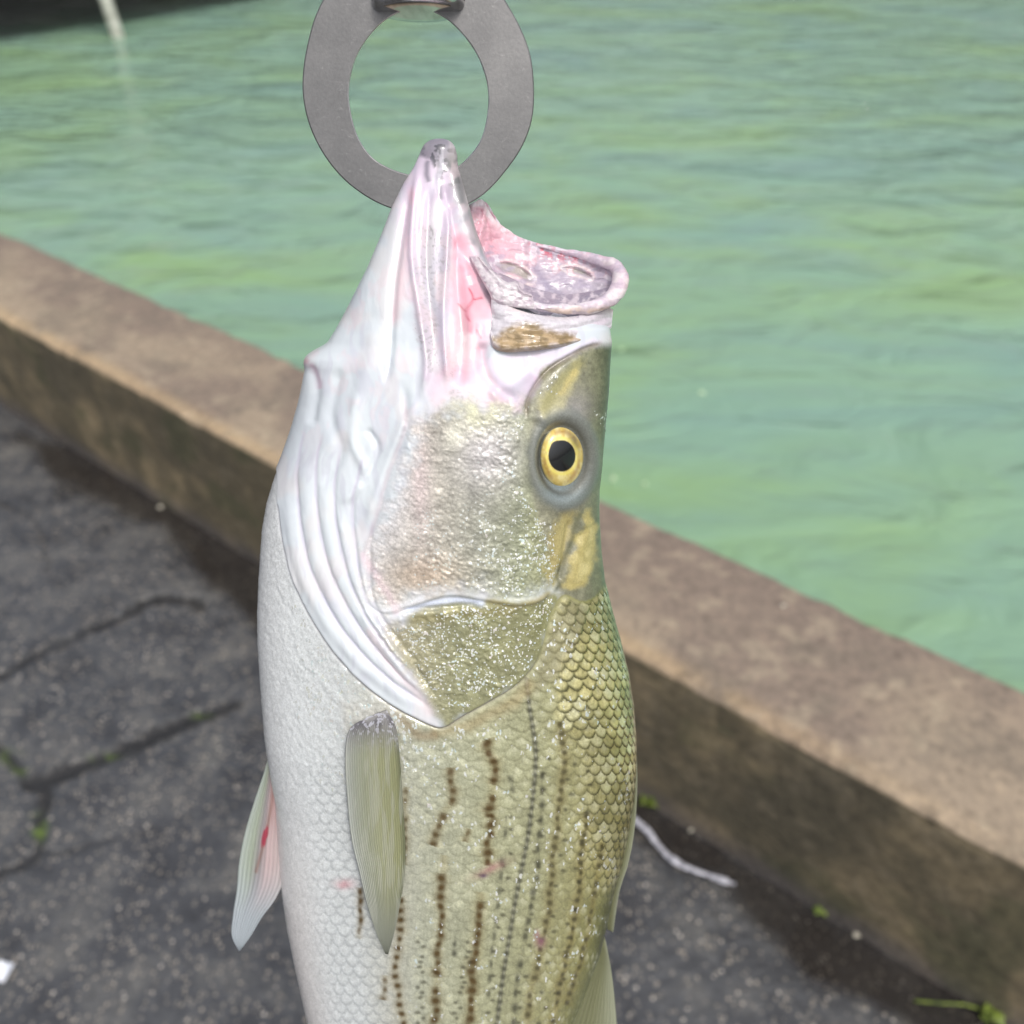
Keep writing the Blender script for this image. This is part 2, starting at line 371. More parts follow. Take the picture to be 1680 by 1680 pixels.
pr = empty('pier', (-4.4, 8.5, WZ), label='low dark pier with a thin pale post, darkening the water at the upper left', cat='pier')
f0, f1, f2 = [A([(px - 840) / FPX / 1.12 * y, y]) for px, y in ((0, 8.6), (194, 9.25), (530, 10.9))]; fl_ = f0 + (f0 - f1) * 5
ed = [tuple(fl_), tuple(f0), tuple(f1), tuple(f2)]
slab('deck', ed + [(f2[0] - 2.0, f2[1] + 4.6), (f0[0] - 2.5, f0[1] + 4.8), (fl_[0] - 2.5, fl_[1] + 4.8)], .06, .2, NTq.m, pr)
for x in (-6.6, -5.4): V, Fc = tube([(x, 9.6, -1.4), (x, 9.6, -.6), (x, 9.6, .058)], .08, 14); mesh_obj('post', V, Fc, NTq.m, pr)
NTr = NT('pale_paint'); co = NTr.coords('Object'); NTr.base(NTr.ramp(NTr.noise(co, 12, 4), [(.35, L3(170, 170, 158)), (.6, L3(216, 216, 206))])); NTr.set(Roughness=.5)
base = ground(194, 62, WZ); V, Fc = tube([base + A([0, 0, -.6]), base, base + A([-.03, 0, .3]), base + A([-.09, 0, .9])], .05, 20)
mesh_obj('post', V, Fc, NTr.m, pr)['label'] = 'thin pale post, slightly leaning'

# ================================================================== FISH
DIST = .36; LEAN = R(23)
O = A([0, DIST * cP, CAMZ - DIST * sP]); UX = A([1., 0, 0]); UV = A([0, math.sin(LEAN), math.cos(LEAN)]); UN = A([0, -math.cos(LEAN), math.sin(LEAN)])
def K(py):     # metres per photo pixel where the fish's middle plane is, and height V along the fish
    r = ray(840, py); t = (O - A([0, 0, CAMZ])) @ UN / (r @ UN); return t
def plane(px, py, s_px=0.0):
    """point seen at (px,py) on a plane s_px (fish pixels) in front of the fish's middle plane"""
    r = ray(px, py); s = A(s_px, float) * DIST / FPX; t = ((O - A([0, 0, CAMZ])) @ UN + s) / (r @ UN)
    return A([0, 0, CAMZ]) + r * t[..., None]
def mirror(w):
    d = (w - O) @ UN; return w - 2 * d[..., None] * UN

LE = [(228, 715), (230, 706), (233, 700), (240, 694), (255, 688), (275, 679), (300, 663), (340, 643), (380, 628), (440, 603), (500, 573), (540, 552), (562, 538), (574, 515), (582, 504), (592, 501), (604, 503), (620, 500), (660, 492), (700, 481),
      (740, 468), (780, 453), (820, 441), (860, 434), (900, 431), (950, 428), (1000, 426), (1050, 427), (1100, 430), (1150, 434), (1200, 438), (1250, 446), (1300, 455), (1400, 462), (1450, 466), (1500, 473), (1550, 483), (1600, 494), (1650, 505),
      (1680, 511), (1760, 535), (1900, 580), (2100, 640), (2300, 690), (2400, 700)]
RE = [(228, 727), (230, 736), (233, 741), (240, 746), (255, 750), (280, 751), (310, 760), (350, 771), (400, 787), (430, 798), (455, 812), (475, 835), (490, 862), (500, 890), (508, 920), (516, 955), (524, 980), (535, 998), (560, 1002), (600, 999), (640, 997), (700, 991),
      (760, 986), (800, 982), (850, 983), (900, 986), (950, 992), (1000, 1004), (1050, 1018), (1100, 1030), (1150, 1038), (1200, 1042), (1250, 1042), (1300, 1038), (1350, 1030), (1400, 1020), (1455, 1005), (1500, 996), (1547, 985), (1605, 962),
      (1680, 932), (1760, 905), (1900, 870), (2100, 820), (2300, 790), (2400, 795)]
TH = [(228, 3), (231, 10), (240, 16), (260, 19), (300, 27), (350, 42), (400, 58), (450, 76), (500, 92), (540, 106), (600, 120), (700, 132), (800, 138), (1000, 150), (1200, 158), (1400, 156), (1700, 140), (2000, 90), (2300, 30), (2400, 14)]
rows = np.r_[A([228, 228.6, 229.4]), np.arange(230.2, 1700, 1.75), np.arange(1700, 2401, 8)]
NC = 430
th = np.linspace(0, math.pi, NC); th = th - .09 * np.sin(2 * th)
xl = interp(rows, LE); xr = interp(rows, RE); tt = interp(rows, TH)
def ksm(v, n=5):
    k = np.ones(n) / n; p = np.r_[[v[0]] * (n // 2), v, [v[-1]] * (n // 2)]; return np.convolve(p, k, 'valid')
xl, xr, tt = ksm(xl), ksm(xr), ksm(tt, 9)
cx = (xl + xr) / 2; rx = (xr - xl) / 2
ct = -np.cos(th)[None, :]; st = np.sin(th)[None, :] ** .85
PX = cx[:, None] + rx[:, None] * ct; Sx = tt[:, None] * st
Kr = K(rows)[:, None] * (FPX / FPX)
Xw = (PX - 840) / FPX * Kr; base3 = plane(np.full_like(rows, 840.), rows)[:, None, :]; Sm = Sx * DIST / FPX
near = base3 + Xw[..., None] * UX + Sm[..., None] * UN
nx = ct * (tt / np.maximum(rx, 1))[:, None]; ns = np.sin(th)[None, :] + 0 * nx; nl = np.hypot(nx, ns); nx, ns = nx / nl, ns / nl
qx, qy = proj(near); F_ = Field(qx, qy)
frac = (qx - xl[:, None]) / np.maximum((xr - xl)[:, None], 1)

# ---- relief (in fish pixels) and colour, in the chart of the fish's flank
nA = fbm(qx / 60, qy / 60, 201, 4); nB = fbm(qx / 18, qy / 18, 205, 4); nC_ = fbm(qx / 5, qy / 5, 209, 3)
D = np.zeros_like(qx)
def ridge(pts, w, amp, taper=True, t0=.12):
    d, t = F_.line(pts, w * 4); k = np.exp(-(d / w) ** 2)
    if taper: k = k * sstep(0, t0, t) * sstep(1, .88, t)
    return amp * k
OPE = [(452, 760), (458, 830), (466, 890), (482, 950), (512, 1015), (556, 1078), (605, 1128), (655, 1163), (700, 1186), (728, 1192), (762, 1172), (805, 1148), (850, 1118), (880, 1080), (893, 1040), (905, 1000), (925, 975), (960, 985), (1000, 940), (1100, 700), (1100, 200), (300, 200), (400, 700)]
CHK = [(655, 690), (640, 760), (612, 840), (598, 920), (600, 975), (625, 1002), (660, 1000), (700, 985), (740, 976), (800, 984), (850, 990), (900, 975), (930, 930), (930, 850), (1100, 700), (1100, 300), (900, 540), (860, 600), (800, 640), (735, 640), (690, 665)]
OPC = [(600, 1000), (640, 1006), (700, 992), (780, 986), (870, 980), (912, 975), (893, 1040), (880, 1080), (850, 1118), (805, 1148), (762, 1172), (728, 1185), (690, 1130), (640, 1075), (610, 1040)]
sOPE = F_.poly(OPE, True); sCHK = F_.poly(CHK, True); sOPC = F_.poly(OPC, True)
D += 9 * sstep(-2.5, 2.5, sOPE) * np.exp(-np.clip(sOPE, 0, 400) / 90) * (1 - .85 * sstep(868, 905, qx))
D += 6 * sstep(-4, 4, sCHK) * np.exp(-np.clip(sCHK, 0, 400) / 70) * sstep(930, 985, qy) + 5 * sstep(-30, 26, sCHK) * sstep(985, 930, qy)
D += 2.5 * sstep(-6, 6, sOPC) * np.exp(-np.clip(sOPC, 0, 400) / 60)
folds = [[(492, 690), (478, 780), (486, 880), (505, 950), (545, 1025), (600, 1090), (655, 1135), (700, 1165)],
         [(520, 700), (507, 790), (515, 880), (535, 950), (575, 1025), (628, 1090), (680, 1140)],
         [(548, 720), (536, 810), (545, 890), (565, 960), (603, 1030), (652, 1090), (700, 1145)],
         [(590, 730), (566, 830), (572, 910), (590, 980), (625, 1040), (668, 1095), (712, 1155)],
         [(600, 850), (594, 930), (602, 990), (640, 1050), (680, 1100)]]
for f in folds: D += ridge(f, 10, 4.6, t0=.4); D -= ridge([(x + 14, y - 2) for x, y in f], 3.4, 4.2, t0=.4)
for pts, w, a in (([(672, 300), (655, 400), (645, 470), (640, 560), (632, 640)], 7, -7), ([(690, 260), (680, 330), (676, 420), (690, 520), (700, 600), (690, 660)], 6, 5), ([(706, 300), (700, 420), (706, 500), (716, 600)], 7, -5),
                  ([(738, 300), (732, 420), (728, 520), (735, 640)], 6, 6), ([(755, 380), (752, 460), (758, 560), (752, 640)], 9, -9), ([(742, 262), (752, 320), (768, 380), (790, 430), (815, 475)], 13, 12),
                  ([(728, 300), (742, 360), (760, 410), (785, 450)], 6, -7), ([(660, 620), (668, 700), (640, 770), (618, 850), (590, 900)], 7, -3.2), ([(690, 650), (660, 700), (630, 780), (600, 860)], 8, 3),
                  ([(620, 520), (600, 620), (560, 700), (520, 760), (480, 800)], 14, 4), ([(560, 600), (545, 680), (560, 740), (530, 800)], 9, -4), ([(590, 640), (580, 720), (600, 780), (560, 830)], 8, 4), ([(600, 700), (620, 740), (590, 800)], 6, -4),
                  ([(860, 690), (868, 650), (895, 610), (940, 580), (985, 562)], 4, -6), ([(880, 700), (890, 650), (925, 600), (960, 580)], 12, 5), ([(790, 560), (800, 620), (850, 660)], 10, -6), ([(880, 590), (850, 620), (800, 650)], 12, 4),
                  ([(935, 850), (925, 900), (915, 960)], 5, -5), ([(960, 850), (950, 910), (942, 960)], 13, 5), ([(508, 594), (520, 640), (512, 700)], 8, -5), ([(650, 1000), (720, 996), (790, 990)], 5, -5), ([(885, 1000), (950, 880), (990, 860)], 5, -3)):
    D += ridge(pts, w, a)
# eye socket
ex = np.hypot((qx - 921) / 46, (qy - 752) / 66); D += 7 * np.exp(-((ex - 1.12) / .22) ** 2) - 6 * sstep(1.05, .75, ex)
# wrinkles and lumps of the soft throat
soft = sstep(620, 560, qy + .0 * qx) ; thr = sstep(12, -12, sCHK) * sstep(-6, 6, sOPE)
wx = qx + 60 * (fbm(qx / 80, qy / 80, 94, 3) - .5); D += thr * (.30 + .5 * sstep(760, 900, qy)) * (4.2 * (fbm(wx / 34, qy / 85, 91, 3) - .5) * 2 + 1.6 * (fbm(wx / 11, qy / 80, 92, 2) - .5))
D += thr * .5 * (fbm(qx / 7, qy / 14, 93, 3) - .5)
# rough little embedded scales on cheek and gill cover
chk = np.maximum(sstep(0, 22, sCHK) * sstep(640, 700, qy), sstep(0, 14, sOPC))
eyz = sstep(1.45, 1.7, ex)
wxx = qx + 9 * (fbm(qx / 14, qy / 14, 106, 3) - .5); wyy = qy + 9 * (fbm(qx / 14, qy / 14, 107, 3) - .5); ca, sa = math.cos(.6), math.sin(.6)
w1_, w2_, wr_ = worley((wxx * ca + wyy * sa) / 9.5, (wyy * ca - wxx * sa) / 8.5, 1); w3_, w4_, wr3 = worley((wxx * .8 - wyy * .6) / 5.2, (wyy * .8 + wxx * .6) / 4.8, 2)
lowz = np.maximum(sstep(760, 880, qy), sstep(740, 840, qx))
D += chk * eyz * ((.5 + 1.3 * lowz * sstep(.35, .6, nA)) * sstep(.0, .55, w2_ - w1_) * (.1 + 1.2 * wr_ ** 2) + 1.0 * sstep(0, .5, w4_ - w3_) * wr3 + 2.6 * (fbm(qx / 17, qy / 17, 103, 4) - .5))
# scales on the body, overlapping tailwards
body = sstep(3, -10, sOPE)
U = th[None, :] / math.pi * 32 + 0 * qx; U = U + .8 * (fbm(qx / 70, qy / 70, 111, 3) - .5)
pitch = 15.5; Vv = (qy + 13 * (fbm(qx / 60, qy / 80, 113, 3) - .5) + 30 * (frac - .5) ** 2) / pitch
hs_ = np.zeros_like(qx); rim = np.zeros_like(qx); sid = np.zeros_like(qx); done = np.zeros(qx.shape, bool); loc = np.zeros_like(qx)
j0 = np.floor(Vv)
for dj in (-2, -1, 0, 1):        # most anterior scale first: it lies on top
    j = j0 + dj; off = .5 * (j % 2); i = np.round(U - off); cu = i + off
    du = (U - cu) * 1.0; dv = (Vv - j) - .15
    r = np.sqrt((du / .64) ** 2 + (np.where(dv > 0, dv / 1.35, dv / .9)) ** 2)
    inn = (r < 1) & ~done & (dv > -.9)
    hs_[inn] = (.25 + .75 * np.clip((dv[inn] + .9) / 2.2, 0, 1)); rim[inn] = r[inn]; sid[inn] = (np.sin(i[inn] * 12.9898 + j[inn] * 78.233) * 43758.5453) % 1; loc[inn] = du[inn]
    done |= inn
rimm = sstep(.80, .98, rim) * done
gold_zone = sstep(.80, .93, frac) * sstep(1500, 1350, qy) * body + 0.0
gold_zone = np.clip(gold_zone + sstep(.0, 1, F_.poly([(905, 1090), (935, 1010), (980, 960), (1060, 950), (1070, 1400), (985, 1480), (960, 1250), (900, 1180)]) / 30), 0, 1) * body
D += body * (hs_ * (2.2 + 1.6 * sstep(.3, .7, fbm(qx / 45, qy / 45, 131, 3)) + 2.2 * gold_zone + 1.2 * (sid - .5)) - rimm * (.5 + .8 * gold_zone)) * np.clip(.15 + 1.15 * frac, 0, 1.1) + body * 1.0 * (fbm(qx / 4, qy / 4.5, 121, 2) - .5) + body * .7 * (fbm(qx / 2.2, qy / 9, 122, 2) - .5)
belly = body * sstep(.36, .12, frac)
D += belly * 1.5 * (fbm((qx - .45 * qy) / 5, qy / 12, 123, 3) - .5) * sstep(1500, 1150, qy)

# ---- colour
Cc = np.zeros(qx.shape + (3,))
bodyc = interp(np.clip(frac, 0, 1), [(0, 218, 220, 222), (.10, 216, 220, 222), (.22, 206, 210, 211), (.32, 194, 195, 186), (.42, 182, 184, 164), (.6, 176, 177, 146), (.75, 162, 162, 126), (.87, 152, 149, 104), (.95, 126, 126, 76), (1, 78, 84, 50)])
Cc = lin(bodyc)
Cc = mixc(Cc, lin([216, 208, 205]), .6 * sstep(1250, 1560, qy) * sstep(.16, .0, frac))
white = lin([214, 221, 226]); pink = lin([232, 194, 208]); 
hd = sstep(-1.5, 1.5, sOPE)
Hc = mixc(white * np.ones(qx.shape + (3,)), lin([204, 211, 218]), .8 * sstep(.42, .62, nA))
def area(poly_, soft=8, rough=10):
    return sstep(-soft, soft, F_.poly(poly_, True) + rough * (nB - .5) * 2)
def stroke(pts, w, k=1, rough=.5):
    d, t = F_.line(pts, w * 4 + 10); return k * np.exp(-((d + rough * w * (nB - .5) * 2) / w) ** 2) * sstep(0, .08, t) * sstep(1, .92, t)
Hc = mixc(Hc, lin([206, 184, 206]), .75 * area([(676, 262), (720, 250), (748, 300), (745, 420), (735, 560), (722, 640), (700, 640), (690, 540), (665, 480), (655, 400), (655, 330)], 10))
Hc = mixc(Hc, pink, .8 * stroke([(680, 300), (665, 380), (655, 470), (640, 540)], 9))
Hc = mixc(Hc, lin([232, 228, 232]), .9 * stroke([(716, 320), (706, 420), (712, 520), (716, 620)], 7))
Hc = mixc(Hc, lin([216, 206, 216]), .6 * stroke([(700, 560), (712, 640), (720, 690)], 16))
Hc = mixc(Hc, pink, .95 * area([(742, 370), (770, 400), (800, 450), (812, 500), (802, 560), (790, 610), (750, 640), (735, 600), (742, 520), (736, 440)], 7))
Hc = mixc(Hc, lin([222, 150, 166]), .75 * area([(745, 395), (765, 430), (796, 480), (800, 540), (775, 600), (745, 595), (752, 500)], 14, 16))
Hc = mixc(Hc, lin([244, 226, 230]), .85 * area([(752, 560), (775, 545), (785, 590), (765, 618), (745, 600)], 8, 14))
Hc = mixc(Hc, lin([236, 190, 205]), .55 * area([(740, 590), (800, 600), (850, 640), (860, 675), (800, 665), (745, 650), (715, 660)], 14))
Hc = mixc(Hc, lin([226, 218, 234]), .9 * area([(808, 585), (900, 572), (985, 560), (930, 592), (880, 640), (862, 672), (830, 660), (812, 620)], 6))
Hc = mixc(Hc, lin([214, 180, 205]), .6 * stroke([(800, 640), (850, 665), (875, 610)], 14))
# dark tip and the grey bar of the near jaw
Hc = mixc(Hc, lin([126, 120, 132]), .92 * area([(700, 226), (735, 222), (758, 250), (752, 282), (725, 276), (705, 262), (690, 250)], 7))
Hc = mixc(Hc, lin([148, 144, 150]), .95 * area([(742, 270), (754, 285), (765, 330), (785, 385), (812, 440), (800, 450), (775, 410), (755, 360), (745, 310)], 5, 6))
Hc = mixc(Hc, lin([64, 64, 74]), .9 * hd * sstep(.52, .68, fbm(qx / 9, qy / 8, 221, 3)) * area([(700, 236), (740, 232), (752, 262), (748, 312), (720, 290), (704, 262)], 6))
Hc = mixc(Hc, lin([92, 92, 104]), .7 * stroke([(704, 262), (700, 285), (704, 300)], 5)); Hc = mixc(Hc, lin([92, 92, 104]), .6 * stroke([(722, 262), (720, 300), (724, 330)], 5)); Hc = mixc(Hc, lin([112, 112, 112]), .8 * stroke([(738, 250), (744, 290), (754, 340)], 8))
for v_ in ([(768, 470), (776, 490), (764, 512), (772, 530)], [(776, 492), (792, 488)], [(764, 512), (752, 498)], [(782, 540), (790, 556)]): Hc = mixc(Hc, lin([184, 62, 84]), .75 * stroke(v_, 1.6, 1, .2))
for v_ in ([(756, 545), (762, 562)], [(768, 452), (774, 468)], [(778, 572), (774, 590)], [(750, 580), (756, 600)]): Hc = mixc(Hc, lin([248, 236, 238]), .9 * stroke(v_, 3.5, 1, .5))  # glossy highlights painted onto the pink skin
# fine grey pepper marks down the throat
pep = sstep(.60, .66, fbm(qx / 3.2, qy / 3.2, 225, 2)); pz = np.maximum(area([(690, 380), (740, 390), (735, 470), (715, 560), (720, 600), (700, 590), (684, 500)], 10, 16), .6 * area([(740, 560), (760, 640), (790, 660), (750, 690), (735, 640)], 8, 14))
Hc = mixc(Hc, lin([140, 136, 138]), .75 * pep * pz); Hc = mixc(Hc, lin([176, 172, 176]), .5 * pz)
Hc = mixc(Hc, lin([214, 190, 205]), .8 * stroke([(508, 596), (520, 612), (524, 640)], 6)); Hc = mixc(Hc, lin([208, 150, 165]), .7 * F_.blob(503, 592, 6, 8))
for f in folds: Hc = mixc(Hc, lin([188, 180, 200]), .6 * stroke([(x + 13, y - 2) for x, y in f], 2.6))  # fold grooves tinted darker as painted shadow lines
Hc = mixc(Hc, lin([194, 194, 208]), .4 * sstep(.52, .7, fbm(wx / 14, qy / 70, 230, 3))); Hc = mixc(Hc, lin([222, 212, 210]), .35 * sstep(.55, .7, fbm(qx / 50, qy / 80, 233, 3))); Hc = mixc(Hc, lin([224, 200, 206]), .28 * sstep(.58, .7, fbm(wx / 20, qy / 40, 236, 3)) * sstep(800, 640, qy))
Hc = mixc(Hc, lin([190, 178, 186]), .6 * stroke([(660, 640), (666, 700), (640, 770), (618, 850), (596, 920)], 4))
# cheek
ck = sstep(-22, 34, sCHK + 60 * (nB - .5) - 26 * sstep(780, 660, qx) * sstep(900, 800, qy)) * sstep(632, 690, qy + 26 * (nB - .5) * 2); lr = np.clip((qx - 600) / 380, 0, 1)
ckc = lin(interp(lr, [(0, 222, 218, 216), (.16, 208, 202, 194), (.3, 184, 178, 168), (.48, 162, 162, 148), (.66, 148, 152, 126), (.8, 150, 150, 112), (1, 116, 120, 82)]))
ckc = mixc(ckc, lin([196, 190, 196]), .7 * F_.blob(800, 740, 55, 70)); ckc = mixc(ckc, lin([182, 160, 138]), .7 * F_.blob(690, 940, 60, 32)); ckc = mixc(ckc, lin([206, 204, 170]), .8 * F_.blob(778, 660, 45, 30, 20))
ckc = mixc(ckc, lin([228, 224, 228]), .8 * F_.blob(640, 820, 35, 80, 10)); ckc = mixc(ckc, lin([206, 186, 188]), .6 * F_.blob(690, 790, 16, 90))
ckc = ckc * (.78 + .56 * nA)[..., None] * (.72 + .60 * nB)[..., None] * (.8 + .4 * nC_)[..., None] * (.86 + .2 * sstep(0, .5, w2_ - w1_) )[..., None]
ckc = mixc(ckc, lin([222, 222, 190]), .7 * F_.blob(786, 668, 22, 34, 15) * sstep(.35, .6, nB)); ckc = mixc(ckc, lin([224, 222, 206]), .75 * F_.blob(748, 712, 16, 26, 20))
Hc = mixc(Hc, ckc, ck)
# gill cover
oc = sstep(-16, 4, sOPC + 10 * (nB - .5)) * sstep(-22, 10, sOPC - 30 * sstep(720, 640, qx) + 30 * (nB - .5)); occ = lin(interp(np.clip((qx - 600) / 300, 0, 1), [(0, 204, 198, 190), (.2, 170, 164, 138), (.5, 146, 146, 112), (1, 132, 132, 92)])) * (.72 + .56 * nB)[..., None]
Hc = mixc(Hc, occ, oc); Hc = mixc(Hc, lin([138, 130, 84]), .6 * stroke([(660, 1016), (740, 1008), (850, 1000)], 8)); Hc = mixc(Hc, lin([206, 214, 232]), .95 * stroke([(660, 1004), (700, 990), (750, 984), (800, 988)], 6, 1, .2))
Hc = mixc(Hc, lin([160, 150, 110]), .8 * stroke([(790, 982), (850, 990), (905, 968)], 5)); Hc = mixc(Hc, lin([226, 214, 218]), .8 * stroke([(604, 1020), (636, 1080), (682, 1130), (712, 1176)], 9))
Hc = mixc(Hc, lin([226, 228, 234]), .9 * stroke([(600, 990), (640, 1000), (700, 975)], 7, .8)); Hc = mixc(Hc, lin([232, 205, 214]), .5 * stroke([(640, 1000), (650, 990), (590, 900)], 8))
# snout, brow and nape
ol = area([(895, 600), (960, 572), (1000, 552), (1020, 560), (1020, 960), (960, 990), (925, 985), (905, 930), (885, 850), (870, 780), (868, 690), (876, 640)], 7)
olc = (.6 + .8 * nC_)[..., None] * (.7 + .6 * nA)[..., None] * lin(interp(np.clip((qx - 870) / 130, 0, 1), [(0, 150, 148, 128), (.35, 142, 140, 116), (.65, 126, 126, 104), (.85, 104, 106, 82), (1, 66, 72, 52)])) * (.75 + .5 * nB)[..., None]
Hc = mixc(Hc, olc, ol * sstep(556, 575, qy))
Hc = mixc(Hc, lin([176, 170, 122]), .85 * area([(940, 590), (960, 596), (940, 640), (912, 676), (895, 690), (880, 680), (892, 640)], 6, 10)); Hc = mixc(Hc, lin([214, 196, 122]), .6 * area([(938, 600), (950, 610), (930, 640), (915, 640)], 6, 10))
Hc = mixc(Hc, lin([150, 146, 150]), .6 * F_.blob(945, 670, 25, 32)); Hc = mixc(Hc, lin([112, 100, 82]), .7 * stroke([(862, 690), (868, 650), (895, 610), (940, 580), (990, 560)], 4, 1, .2))
Hc = mixc(Hc, lin([180, 166, 104]), .85 * area([(962, 840), (975, 860), (974, 910), (958, 955), (940, 970), (926, 958), (932, 925), (946, 880)], 7, 16)); Hc = mixc(Hc, lin([214, 202, 146]), .6 * sstep(.45, .7, nB) * area([(955, 850), (970, 870), (965, 930), (940, 960), (936, 930)], 7, 7))
Hc = mixc(Hc, lin([176, 162, 104]), .8 * area([(925, 835), (948, 838), (938, 880), (915, 935), (895, 960), (900, 900)], 9, 20)); Hc = mixc(Hc, lin([96, 96, 70]), .75 * stroke([(955, 835), (938, 880), (922, 930), (910, 975)], 5))
Hc = mixc(Hc, lin([122, 126, 122]), .85 * sstep(1.42, 1.15, ex + .1 * (nB - .5))); Hc = mixc(Hc, lin([132, 146, 150]), .9 * F_.blob(918, 806, 34, 20)); Hc = mixc(Hc, lin([74, 72, 60]), .7 * np.exp(-((ex - .86) / .08) ** 2))
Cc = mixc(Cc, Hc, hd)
# body marks: gold scales, dark scale pockets, dotted stripes, lateral line, sores
gp = gold_zone * sstep(1.0, .6, rim) * (.55 + .45 * sstep(.4, .6, nA)); Cc = mixc(Cc, lin([226, 216, 150]) * np.ones_like(Cc), .9 * gp); Cc = mixc(Cc, lin([216, 220, 200]) * np.ones_like(Cc), .45 * gp * sstep(.45, .75, .5 * sid + .5 * fbm(qx / 30, qy / 30, 411, 3)))
Cc = mixc(Cc, lin([62, 58, 30]) * np.ones_like(Cc), body * rimm * (.16 * sstep(.2, .5, frac) + .34 * gold_zone)); Cc = mixc(Cc, lin([214, 214, 186]) * np.ones_like(Cc), body * .38 * sstep(.3, .45, frac) * sstep(.85, .2, rim) * sstep(.35, .65, nB)); Cc = mixc(Cc, lin([120, 128, 134]) * np.ones_like(Cc), body * .35 * sstep(.04, .16, frac) * sstep(.36, .26, frac) * sstep(.66, .95, rim) * sstep(1180, 1300, qy))
Cc = Cc * (1 + body * (.34 * (fbm(qx / 2.0, qy / 11, 415, 2) - .5) * sstep(.2, .45, frac) + .24 * (nC_ - .5) + (.08 + .3 * gold_zone) * (sid - .5) * sstep(.15, .5, frac) + .3 * (nB - .5) * sstep(.2, .5, frac)))[..., None]
brn = lin([84, 64, 26]); blk = lin([40, 40, 32])
def dots(pts, w, colr, k=.97, per=15.5, gap=.5, seed=0, halo=True):
    global Cc
    d, t = F_.line(pts, w * 4 + 8); P = smooth_line(pts, 5); Ln = np.linalg.norm(np.diff(P, axis=0), axis=1).sum(); ph = t * Ln / per
    d = d + w * .9 * (fbm(ph * .6, 0 * ph + seed, 300 + seed, 2) - .5) * 2; idx = np.floor(ph); rnd = (np.sin(idx * 12.9 + seed * 7.7) * 43758.5) % 1
    g = gap + (1 - gap) * np.exp(-(((ph % 1) - .5) / .30) ** 2) ; ww = w * (.7 + .6 * rnd)
    m_ = np.exp(-np.abs(d / ww) ** 2.6) * g * (t > .003) * (t < .997) * sstep(.04, .10, rnd) * body
    if halo: Cc = mixc(Cc, lin([158, 138, 76]), .3 * np.exp(-(d / (ww * 1.8)) ** 2) * (t > .003) * (t < .997) * body)
    Cc = mixc(Cc, colr, k * np.clip(m_ * 1.15, 0, 1))
dots([(738, 1258), (742, 1300), (728, 1340), (712, 1388)], 6, brn, .9, seed=1); dots([(733, 1402), (725, 1440), (722, 1500), (716, 1560), (713, 1620), (712, 1700)], 6.5, brn, seed=2)
dots([(796, 1212), (812, 1260), (800, 1330), (806, 1345), (800, 1420)], 7, brn, gap=.6, seed=3); dots([(790, 1462), (782, 1520), (778, 1580), (770, 1640), (766, 1700)], 7, brn, gap=.6, seed=4)
dots([(590, 1455), (590, 1500), (592, 1540)], 4.5, brn, seed=5); dots([(655, 1470), (657, 1520), (650, 1580), (655, 1630), (662, 1700)], 5, brn, gap=.15, seed=6); dots([(632, 1600), (628, 1640)], 4.5, brn, .8, gap=.1, seed=7); dots([(664, 1290), (664, 1330), (662, 1420)], 3.5, brn, .7, gap=.1, seed=17)
dots([(838, 1270), (842, 1300)], 4, blk, .5, seed=18, halo=False); dots([(830, 1330), (822, 1440), (806, 1560), (800, 1640)], 3.5, blk, .65, gap=.1, per=24, seed=8, halo=False)
dots([(890, 1260), (886, 1340), (880, 1440), (862, 1520), (845, 1620), (838, 1700)], 4, blk, .75, gap=.08, per=24, seed=9, halo=False)
dots([(918, 1180), (924, 1260), (915, 1350), (905, 1420), (898, 1500), (880, 1580), (862, 1700)], 4.6, lin([66, 60, 32]), .85, gap=.25, seed=10)
dots([(960, 1330), (952, 1420), (940, 1520), (920, 1600), (905, 1700)], 4, lin([62, 58, 30]), .85, gap=.2, seed=11); dots([(985, 1380), (975, 1470), (955, 1560), (930, 1650)], 3.6, lin([62, 58, 30]), .8, gap=.2, seed=12)
dots([(745, 1540), (744, 1570)], 3.5, blk, .8, gap=.1, seed=14, halo=False); dots([(768, 1358), (762, 1380)], 4.5, brn, .7, seed=15)
for kk, (x0, y0, x1, y1) in enumerate(((838, 1330, 800, 1690), (896, 1230, 846, 1690), (938, 1240, 884, 1690), (968, 1230, 915, 1640), (772, 1540, 742, 1690), (690, 1540, 690, 1690))):
    for q_ in range(18):
        t_ = (q_ + .5) / 18; xx = x0 + (x1 - x0) * t_ ** 1.2 + 5 * math.sin(q_ * 2.7 + kk); yy = y0 + (y1 - y0) * t_
        if (q_ * 7 + kk * 3) % 5 < 4: Cc = mixc(Cc, lin([54, 52, 34]), .7 * body * np.clip(1.6 * F_.blob(xx, yy, 3.4, 2.8), 0, 1) * sstep(.45, .7, .5 + .4 * math.sin(q_ * 5.1 + kk * 2)) if False else .65 * body * np.clip(1.6 * F_.blob(xx, yy, 3.2 + (q_ % 3) * .5, 2.6), 0, 1))
LATL = [(863, 1110), (868, 1160), (878, 1230), (874, 1300), (864, 1380), (850, 1450), (836, 1530), (822, 1620), (812, 1700)]
d, t = F_.line(LATL, 40); ph = t * 600 / 13.5; lm = np.exp(-np.abs(d / (2.6 + 2.4 * np.abs((ph % 1) - .5) * 2)) ** 2.5) * (t > .002) * body
Cc = mixc(Cc, lin([40, 40, 34]), .85 * lm); Cc = mixc(Cc, lin([190, 190, 165]), .6 * np.exp(-(d / 1.8) ** 2 - (((ph % 1) - .5) / .28) ** 2) * body); D += body * 1.6 * lm
